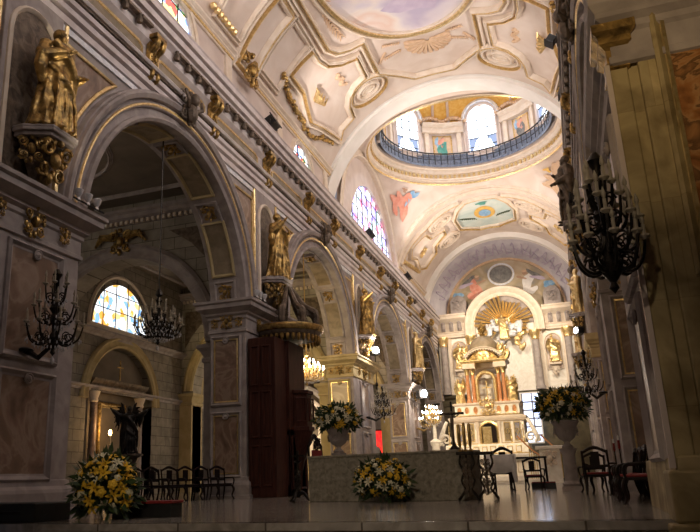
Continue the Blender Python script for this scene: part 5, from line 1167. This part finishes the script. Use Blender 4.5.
bouquet('flower_arrangement', 'yellow and white lilies standing on the platform edge before the nearest left pier', (-6.62, 9.3, .44), .42, .44, 96, 450, .62, 1, 1.05)
bouquet('flower_arrangement', 'yellow and white lilies on the floor in front of the stone altar block', (-3.72, 14.55, .42), .52, .42, 96, 450, .5, 2, .95)
bouquet('flower_arrangement', 'yellow and white flowers on the urn left of the altar block', (-6.36, 20.0, 2.14), .6, .38, 95, 900, .55, 3, 1.0)
bouquet('flower_arrangement', 'yellow flowers with dark leaves on the tall urn at the right', (-.2, 20.6, 2.2), .6, .42, 95, 900, .5, 4, 1.0)
def urn(lab, loc, h, m_='stone'):
    root = thing('pedestal_urn', lab, 'urn', loc)
    MB().bb(-.26, .26, -.26, .26, 0, .12).lathe([(.2, .12), (.24, .18), (.17, .26), (.155, h-.16), (.2, h-.08), (.22, h)], n=20).build('column', m_, root, True)
    MB().lathe([(.13, h), (.15, h+.05), (.07, h+.12), (.08, h+.18), (.2, h+.26), (.27, h+.4), (.26, h+.5), (.31, h+.62), (.36, h+.68), (.34, h+.72), (.05, h+.6)], n=24).build('bowl', m_, root, True)
    for d in (0, PI/2, PI, 1.5*PI): q = MB(); ornament(q, (.27*cos(d), .27*sin(d), h+.42), (-sin(d), cos(d), 0), (0, 0, 1), (cos(d), sin(d), 0), .22, 2); q.build('garland_relief', m_, root, True)
urn('carved stone urn on a column, left of the altar block', (-6.36, 20.0, 0), 1.18, 'stone'); urn('carved stone urn on a round column at the right', (-.2, 20.6, 0), 1.08, 'stone')
# ------------------------------------------------------------------ chairs
def make_chair(lab, red=True, arms=True, group=None):
    t = thing('dark_chair', lab, 'chair', (0, 0, 0), 0, group)
    MB().bb(-.25, .25, -.24, .24, .40, .45).build('seat_frame', 'dwood', t, bevel=.01)
    MB().bb(-.22, .22, -.21, .21, .45, .50).build('seat', 'red' if red else 'dwood', t, bevel=.02)
    for sx in (-1, 1):
        MB().tube([(sx*.22, -.21, .42), (sx*.25, -.25, .3), (sx*.21, -.22, .12), (sx*.25, -.27, 0)], [.032, .035, .022, .026], 7).build('leg', 'dwood', t, True)
        MB().tube([(sx*.22, .22, .42), (sx*.22, .25, .2), (sx*.23, .31, 0)], [.028, .022, .024], 6).build('leg', 'dwood', t, True)
        MB().tube([(sx*.23, .22, .42), (sx*.235, .25, .7), (sx*.24, .3, .98)], [.025, .022, .024], 6).build('back_post', 'dwood', t, True)
        if arms: MB().tube([(sx*.25, .24, .68), (sx*.28, .0, .68), (sx*.28, -.18, .66), (sx*.27, -.22, .55), (sx*.25, -.2, .44)], [.02, .022, .028, .02, .02], 6).build('armrest', 'dwood', t, True)
    q = MB().tube([(-.24, .29, .93), (-.12, .3, 1.0), (0, .31, 1.04), (.12, .3, 1.0), (.24, .29, .93)], [.03, .035, .045, .035, .03], 7).bb(-.23, .23, .25, .28, .6, .66).bb(-.08, .08, .26, .285, .64, .95); q.build('backrest', 'dwood', t, True)
    return t
wd = ['first', 'second', 'third', 'fourth', 'fifth', 'sixth', 'seventh', 'eighth', 'ninth']
c0 = make_chair('first chair, nearest the camera, of the dark red-seated row along the right wall', group='red seated chairs along the right wall')
for i in range(9):
    o = c0 if i == 0 else dup(c0, (0, 0, 0), 0, '%s chair from the camera in the dark red-seated row along the right wall' % wd[i])
    o.location = (.86+.03*(i % 2), 12.15+.6*i, 0); o.rotation_euler = (0, 0, -PI/2+.12*sin(i*2.3)-.1); o.scale = (1, 1, .86)
o = dup(c0, (.42, 17.0, 0), 2.9, 'single dark armchair with red seat beside the right flower urn'); o.scale = (1.05, 1.05, .93)
o = dup(c0, (.3, 18.9, 0), 3.3, 'dark armchair behind the single chair at the right wall')
for i, (x, y) in enumerate(((-.5, 12.1), )): pass
c1 = make_chair('leftmost dark wooden chair of the row in the nearest left arch', red=False, arms=True, group='dark wooden chairs in the nearest left arch')
for i in range(7):
    o = c1 if i == 0 else dup(c1, (0, 0, 0), 0, '%s dark wooden chair from the left of the row in the nearest left arch' % wd[i] if i < 6 else 'rightmost dark wooden chair of the row in the nearest left arch')
    o.location = (-11.3+.26*i, 16.5+.47*i, 0); o.rotation_euler = (0, 0, 1.0+.05*(i % 3)); o.scale = (1, 1, .88) 
for i in range(3):
    o = dup(c1, (-12.4+.3*i, 17.6+.9*i, 0), PI/2, 'dark wooden chair in the back row of the nearest left arch, %s' % ('nearest', 'middle one', 'farthest')[i])
o = dup(c0, (-3.0+.9, 22.4, 0), PI+.2, 'dark chair with red back panel and white cloth behind the altar block'); o.scale = (1.15, 1.1, 1.15)
o = dup(c0, (-1.25, 22.8, 0), PI-.1, 'dark red-seated chair right of the one draped in white cloth')
q = MB().grid(lambda u, v: Vector((-2.55+.9*u, 22.05-.12*sin(v*PI)+.03*sin(u*14), 1.02-.42*v-.12*sin(u*PI)*v+.0*u)), 16, 8); q.tube([(-1.78, 22.0, .95), (-1.74, 21.95, .6), (-1.7, 21.98, .25)], [.07, .08, .05], 6)
tag(q.build('white_cloth', 'cloth', None, True), 'white cloth draped over the dark chair behind the altar block', 'cloth')
# dark desk beside the chairs
t = thing('prayer_table', 'narrow dark table behind the altar block with thin legs', 'table', (-1.5, 24.2, 0))
MB().bb(-.6, .6, -.25, .25, .92, .97).build('tabletop', 'dwood', t)
for sx in (-.55, .55):
    for sy in (-.2, .2): MB().tube([(sx, sy, .92), (sx, sy, 0)], .03, 5).build('leg', 'dwood', t)
# throne under the pulpit
t = thing('carved_throne', 'dark carved armchair with red upholstery beside the pulpit', 'chair', (-7.35, 21.6, 0), PI/2-.3)
MB().bb(-.36, .36, -.32, .32, .42, .5).build('seat_frame', 'dwood', t, bevel=.01); MB().bb(-.32, .32, -.3, .3, .5, .57).build('seat', 'red', t, bevel=.02); MB().bb(-.24, .24, .26, .32, .7, 1.35).build('backrest_cushion', 'red', t, bevel=.02)
for sx in (-1, 1):
    MB().tube([(sx*.33, .32, 0), (sx*.33, .32, .6), (sx*.34, .36, 1.5)], .035, 6).build('back_post', 'dwood', t, True); MB().tube([(sx*.33, -.3, 0), (sx*.36, -.34, .25), (sx*.33, -.3, .5), (sx*.35, -.3, .75)], .035, 6).build('leg', 'dwood', t, True)
    MB().tube([(sx*.34, .3, .85), (sx*.38, 0, .84), (sx*.38, -.3, .78), (sx*.36, -.36, .7)], [.03, .035, .04, .03], 6).build('armrest', 'dwood', t, True)
q = MB(); q.tube([(-.34, .35, 1.45), (-.2, .36, 1.6), (0, .37, 1.8), (.2, .36, 1.6), (.34, .35, 1.45)], [.04, .05, .07, .05, .04], 7); ornament(q, (0, .3, 1.55), (1, 0, 0), (0, 0, 1), (0, -1, 0), .4, 3); q.build('crest_rail', 'dwood', t, True)
# ------------------------------------------------------------------ candle stands and crosses round the altar block
def stand(name, lab, loc, h, m_='iron', arms=0, top='cup', s=1):
    root = thing(name, lab, 'candle stand', loc)
    MB().lathe([(.04, .1), (.06, .14), (.03, .2), (.055, .3), (.03, .42), (.03, h*.6), (.06, h*.64), (.03, h*.68), (.03, h-.06), (.09, h-.02), (.1, h)], n=10).build('stem', m_, root, True)
    for k in range(3):
        a = 2*PI*k/3+.5; MB().tube([(0, 0, .22), (.12*cos(a), .12*sin(a), .2), (.2*cos(a), .2*sin(a), .08), (.3*cos(a), .3*sin(a), .02)], [.035, .03, .03, .035], 6).build('foot', m_, root, True)
    return root
a1 = stand('processional_cross_stand', 'dark iron stand with a small cross at the left end of the altar block', (-5.95, 15.6, 0), .9)
MB().bb(-.02, .02, -.02, .02, .88, 1.12).bb(-.16, .16, -.02, .02, .98, 1.02).build('cross', 'iron', a1)
for z in (.25, .45, .6): q = MB(); ornament(q, (0, -.03, z), (1, 0, 0), (0, 0, 1), (0, -1, 0), .2, 2); q.build('leaf_collar', 'iron', a1, True)
cr = thing('standing_crucifix', 'dark crucifix standing on the right end of the stone altar block', 'crucifix', (-2.35, 15.3, .98))
MB().lathe([(.12, 0), (.1, .04), (.04, .1), (.03, .16)], n=10).build('foot', 'iron', cr, True); MB().bb(-.02, .02, -.015, .015, .1, 1.0).bb(-.25, .25, -.015, .015, .72, .77).build('cross', 'iron', cr)
q = MB(); q.tube([(0, -.03, .25), (0, -.04, .45), (0, -.04, .62), (0, -.04, .72)], [.02, .03, .04, .015], 6); q.tube([(-.2, -.03, .76), (-.08, -.04, .68), (.08, -.04, .68), (.2, -.03, .76)], .015, 5); q.ell((0, -.05, .76), (.028, .03, .036), 8)
q.build('figure', 'bronze', cr, True)
for x, y, lab in ((-2.02, 14.5, 'ornate iron pedestal stand at the right end of the altar block, front one'), (-1.72, 15.0, 'ornate iron pedestal stand at the right end of the altar block, back one')):
    root = thing('iron_pedestal', lab, 'stand', (x, y, 0))
    root.scale = (.62, .8, 1); MB().bb(-.27, .27, -.2, .2, .86, .92).build('top_plate', 'iron', root, bevel=.01)
    for sx in (-1, 1):
        q = MB(); q.tube([(sx*.18, 0, .86), (sx*.22, 0, .7), (sx*.1, 0, .55), (sx*.2, 0, .38), (sx*.1, 0, .22), (sx*.22, 0, .1), (sx*.32, -.06, .02)], [.03, .035, .03, .035, .03, .035, .04], 6); q.build('scroll_leg', 'iron', root, True)
    for z in (.25, .45, .65): q = MB(); ornament(q, (0, -.08, z), (1, 0, 0), (0, 0, 1), (0, -1, 0), .3, 3); q.build('leaf_boss', 'bronze', root, True)
    MB().tube([(0, 0, .86), (0, 0, .1)], .035, 6).build('stem', 'iron', root)
for i, (x, dz) in enumerate(((-2.12, .0), (-2.02, .03), (-1.92, .01))):
    o = tag(MB().lathe([(.045, 0), (.045, .03), (.02, .05), (.02, .1), (.032, .12), (.032, .5+dz), (.004, .54+dz)], n=8).build('altar_candle', 'brass', None, True), 'thin gold candle on the iron pedestal, %s of three' % ('left', 'middle', 'right')[i], 'candle'); o.location = (x, 14.5, .92)
# ------------------------------------------------------------------ left aisle altar
t = thing('side_altar', 'dark side altar with marble columns and dim gilded tabernacle in the left chapel', 'altar', (-19.2, 27.3, 0), PI/2)
MB().bb(-1.6, 1.6, -.5, .4, 0, 1.0).build('altar_table', 'dwood', t, bevel=.02)
for x in (-1.75, 1.75):
    MB().bb(x-.22, x+.22, -.45, .0, 0, 1.1).build('column_plinth', 'stone', t); MB().lathe([(.19, 1.1), (.16, 1.2), (.145, 3.9)], (x, -.22, 0), 16).build('column', 'marble' if x < 0 else 'stone', t, True)
    MB().lathe([(.15, 3.9), (.2, 3.95), (.17, 4.05), (.26, 4.3), (.27, 4.35)], (x, -.22, 0), 12).build('column_capital', 'mould', t, True)
MB().line((-2.1, 0, 4.35), (2.1, 0, 4.35), (0, -1, 0), [(0, 0), (.3, 0), (.3, .3), (.45, .45), (.5, .55), (0, .6)]).build('entablature', 'bronze', t)
MB().bb(-2.4, 2.4, .1, .3, 0, 6.4).build('back_board', 'dceil', t)
MB().frame(rect(-1.0, 1.0, 1.4, 4.0), prs(1.4), lambda a, b, h: Vector((a, .1-h, b))).build('altar_frame', 'oldgilt', t)
q = MB(); q.bb(-.03, .03, -.3, -.26, 5.0, 5.9).bb(-.22, .22, -.3, -.26, 5.55, 5.61); q.build('cross', 'oldgilt', t)
MB().bb(-.45, .45, -.2, .1, 1.0, 1.8).build('tabernacle', 'oldgilt', t, bevel=.03)
o = tag(MB().lathe([(.16, -1.75), (.14, -1.68), (.04, -1.6), (.03, -.9), (.06, -.85), (.03, -.8), (.025, -.1), (.07, 0), (.03, .06), (.03, .3), (.06, .34), (.04, .36), (.04, .75)], n=8).build('candle', 'bulboff', None, True), 'burning candle in front of the left side altar', 'candle'); o.location = (-18.4, 26.0, 1.75)
MB().ell((0, 0, .86), (.07, .07, .13), 8).build('flame', 'flame', o, True)
light('POINT', 'candle_light', (-18.2, 26.0, 2.95), 35, (1, .6, .25), .05)
statue('kneeling_angel', 'dark winged angel statue silhouetted before the left side altar', (-12.6, 18.75, 1.35), .75, 1.45, 'iron', 3, 81, vox=.03, beard=False, wings=True)
o = tag(MB().lathe([(.35, 0), (.35, .1), (.2, .2), (.16, .7), (.24, 1.1), (.3, 1.25), (.45, 1.3), (.45, 1.35)], n=14).build('statue_pedestal', 'bronze', None, True), 'dark round pedestal under the winged angel in the left aisle', 'pedestal'); o.location = (-12.6, 18.75, 0)
t = thing('kneeler_bench', 'long dark kneeling bench with crimson top beside the left flower arrangement', 'bench', (-6.05, 9.9, 0))
MB().bb(-.75, .3, -.16, .16, 0, .2).build('bench_body', 'black', t, bevel=.01); MB().bb(-.77, .32, -.18, .18, .2, .24).build('padded_top', 'red', t, bevel=.01)
t = thing('black_case', 'low black case at the lower left corner beside the platform', 'case', (-8.05, 9.0, 0)); MB().bb(-.8, .75, -.4, .4, 0, .27).build('body', 'black', t, bevel=.02); MB().bb(-.5, .5, -.42, -.39, .12, .16).build('handle', 'iron', t)
# gothic chapel screen in the second left arch
t = thing('gothic_screen', 'pale stone gothic chapel screen with nested pointed arches seen under the lit chandelier', 'screen', (-14.9, 39.6, 0), .3)
for r0, w_, m_ in ((2.0, .34, 'stone'), (1.55, .28, 'upstone'), (1.15, .2, 'mould')):
    q = MB()
    for d in (-1, 1):
        pts = [(d*r0, 0, 0), (d*r0, 0, 3.2)]+[(d*(r0-2*r0*(1-cos(R_(a)))*.5*1.0), 0, 3.2+1.25*r0*sin(R_(a))) for a in (15, 30, 45, 60, 75, 90)]; pts[-1] = (0, 0, pts[-1][2])
        q.tube(pts, w_*.5, 8)
    q.build('pointed_arch', m_, t, True)
MB().bb(-2.2, 2.2, .5, .7, 0, 5.6).build('screen_back', 'dceil', t)
for x in (-1.0, -.45, .1, .65, 1.2): MB().lathe([(.16, 0), (.12, .2), (.1, 2.4), (.16, 2.6)], (x, -.2, 0), 10).build('colonnette', 'mould', t, True)
for x in (-.7, .35, .9): MB().bb(x-.12, x+.12, .2, .25, .4, 2.2).build('gilded_panel', 'gilt', t)
MB().bb(-1.4, 1.5, -.3, .1, 2.6, 2.85).build('lintel', 'mould', t)
light('POINT', 'chapel_lamp', (-13.9, 37.6, 3.6), 260, (1, .82, .55), .08)
wo = struct(MB().frame(rect(-15.45, -14.2, 1.8, 4.0), [(-.1, 0), (-.1, .1), (0, .1), (0, 0)], wally(YE-.5)), 'window_18', 'black'); MB().bb(-15.45, -14.2, YE-.52, YE-.48, 1.8, 4.0).build('stained_glass', 'sgred', wo)
MB().fill(blob((-14.7, 2.4), None, 0, (.26, .5), 3), wally(YE-.53), .03, 1).build('white_figure', 'cloth', wo); struct(MB().bb(-16.2, -13.4, YE-.45, YE, 0, 5.4), 'wall_window_pier', 'stone')
# steps, stair rail and small things right of the high altar
struct(MB().bb(-7.6, -1.0, 35.9, 41.8, 0, .16), 'floor_predella', 'wmarble')
t = thing('altar_stair', 'small stair with sloping rail at the right of the high altar', 'stair', (-1.55, 36.8, .0))
for k in range(5): MB().bb(-.5, .5, .35*k, .35*k+.38, .16, .35+.19*k).build('tread', 'wmarble', t)
for sx in (-.55, .55):
    MB().tube([(sx-.5, -.1, 2.2), (sx+.1, -.3, 1.55), (sx+.55, -.5, 1.1), (sx+.55, -.5, .2)], .04, 6).build('handrail', 'copper', t, True)
    for k in range(5): MB().tube([(sx+.1*k, -.3-.04*k, .2), (sx+.1*k, -.3-.04*k, 1.6-.1*k)], .02, 5).build('baluster', 'brass', t)
t = thing('credence_table', 'white marble side table with gold inlay left of the high altar', 'table', (-7.15, 36.6, 0)); MB().bb(-.55, .5, -.3, .3, 1.35, 1.5).build('tabletop', 'wmarble', t, bevel=.02); MB().bb(-.4, .4, -.2, .2, 0, 1.35).build('base', 'wmarble', t); MB().bb(-.25, .25, -.23, -.2, .8, 1.2).build('gilded_panel', 'gilt', t)
t = thing('credence_table', 'white marble side table with arched relief right of the high altar', 'table', (-1.15, 35.6, 0)); MB().bb(-.6, .6, -.3, .3, 1.5, 1.65).build('tabletop', 'wmarble', t, bevel=.02); MB().bb(-.45, .45, -.2, .2, 0, 1.5).build('base', 'wmarble', t); q = MB(); ornament(q, (0, -.22, 1.1), (1, 0, 0), (0, 0, 1), (0, -1, 0), .7, 4); q.build('arched_relief', 'mould', t, True)
t = thing('red_step', 'low dark step with red carpet top near the right urn', 'step', (-1.05, 23.8, 0)); MB().bb(-.35, .35, -.2, .2, 0, .18).build('box', 'black', t); MB().bb(-.34, .34, -.19, .19, .18, .21).build('carpet', 'red', t)
for i, (x, y) in enumerate(((1.0, 15.2), (1.02, 13.6))):
    o = tag(MB().lathe([(.06, 0), (.015, .03), (.012, .85), (.02, .87)], n=8).build('votive_lamp', 'iron', None, True), 'thin votive stand with red glass behind the right chairs, %s one' % ('farther', 'nearer')[i], 'lamp'); o.location = (x-.25, y+1.5, 0)
    MB().lathe([(.012, .87), (.026, .9), (.022, 1.02), (.026, 1.04)], n=8).build('red_glass', 'red', o, True); MB().lathe([(.02, 1.04), (.018, 1.12), (.006, 1.13)], n=8).build('white_candle', 'cloth', o, True)

t = thing('black_cabinet', 'black upright cabinet at the lower right corner against the near pier', 'cabinet', (1.4, 7.3, -1.15)); MB().bb(-.3, .3, -.3, .3, 0, 1.75).build('body', 'black', t, bevel=.02); MB().ell((-.12, -.31, 1.35), (.04, .02, .05), 8).build('knob', 'brass', t, True)
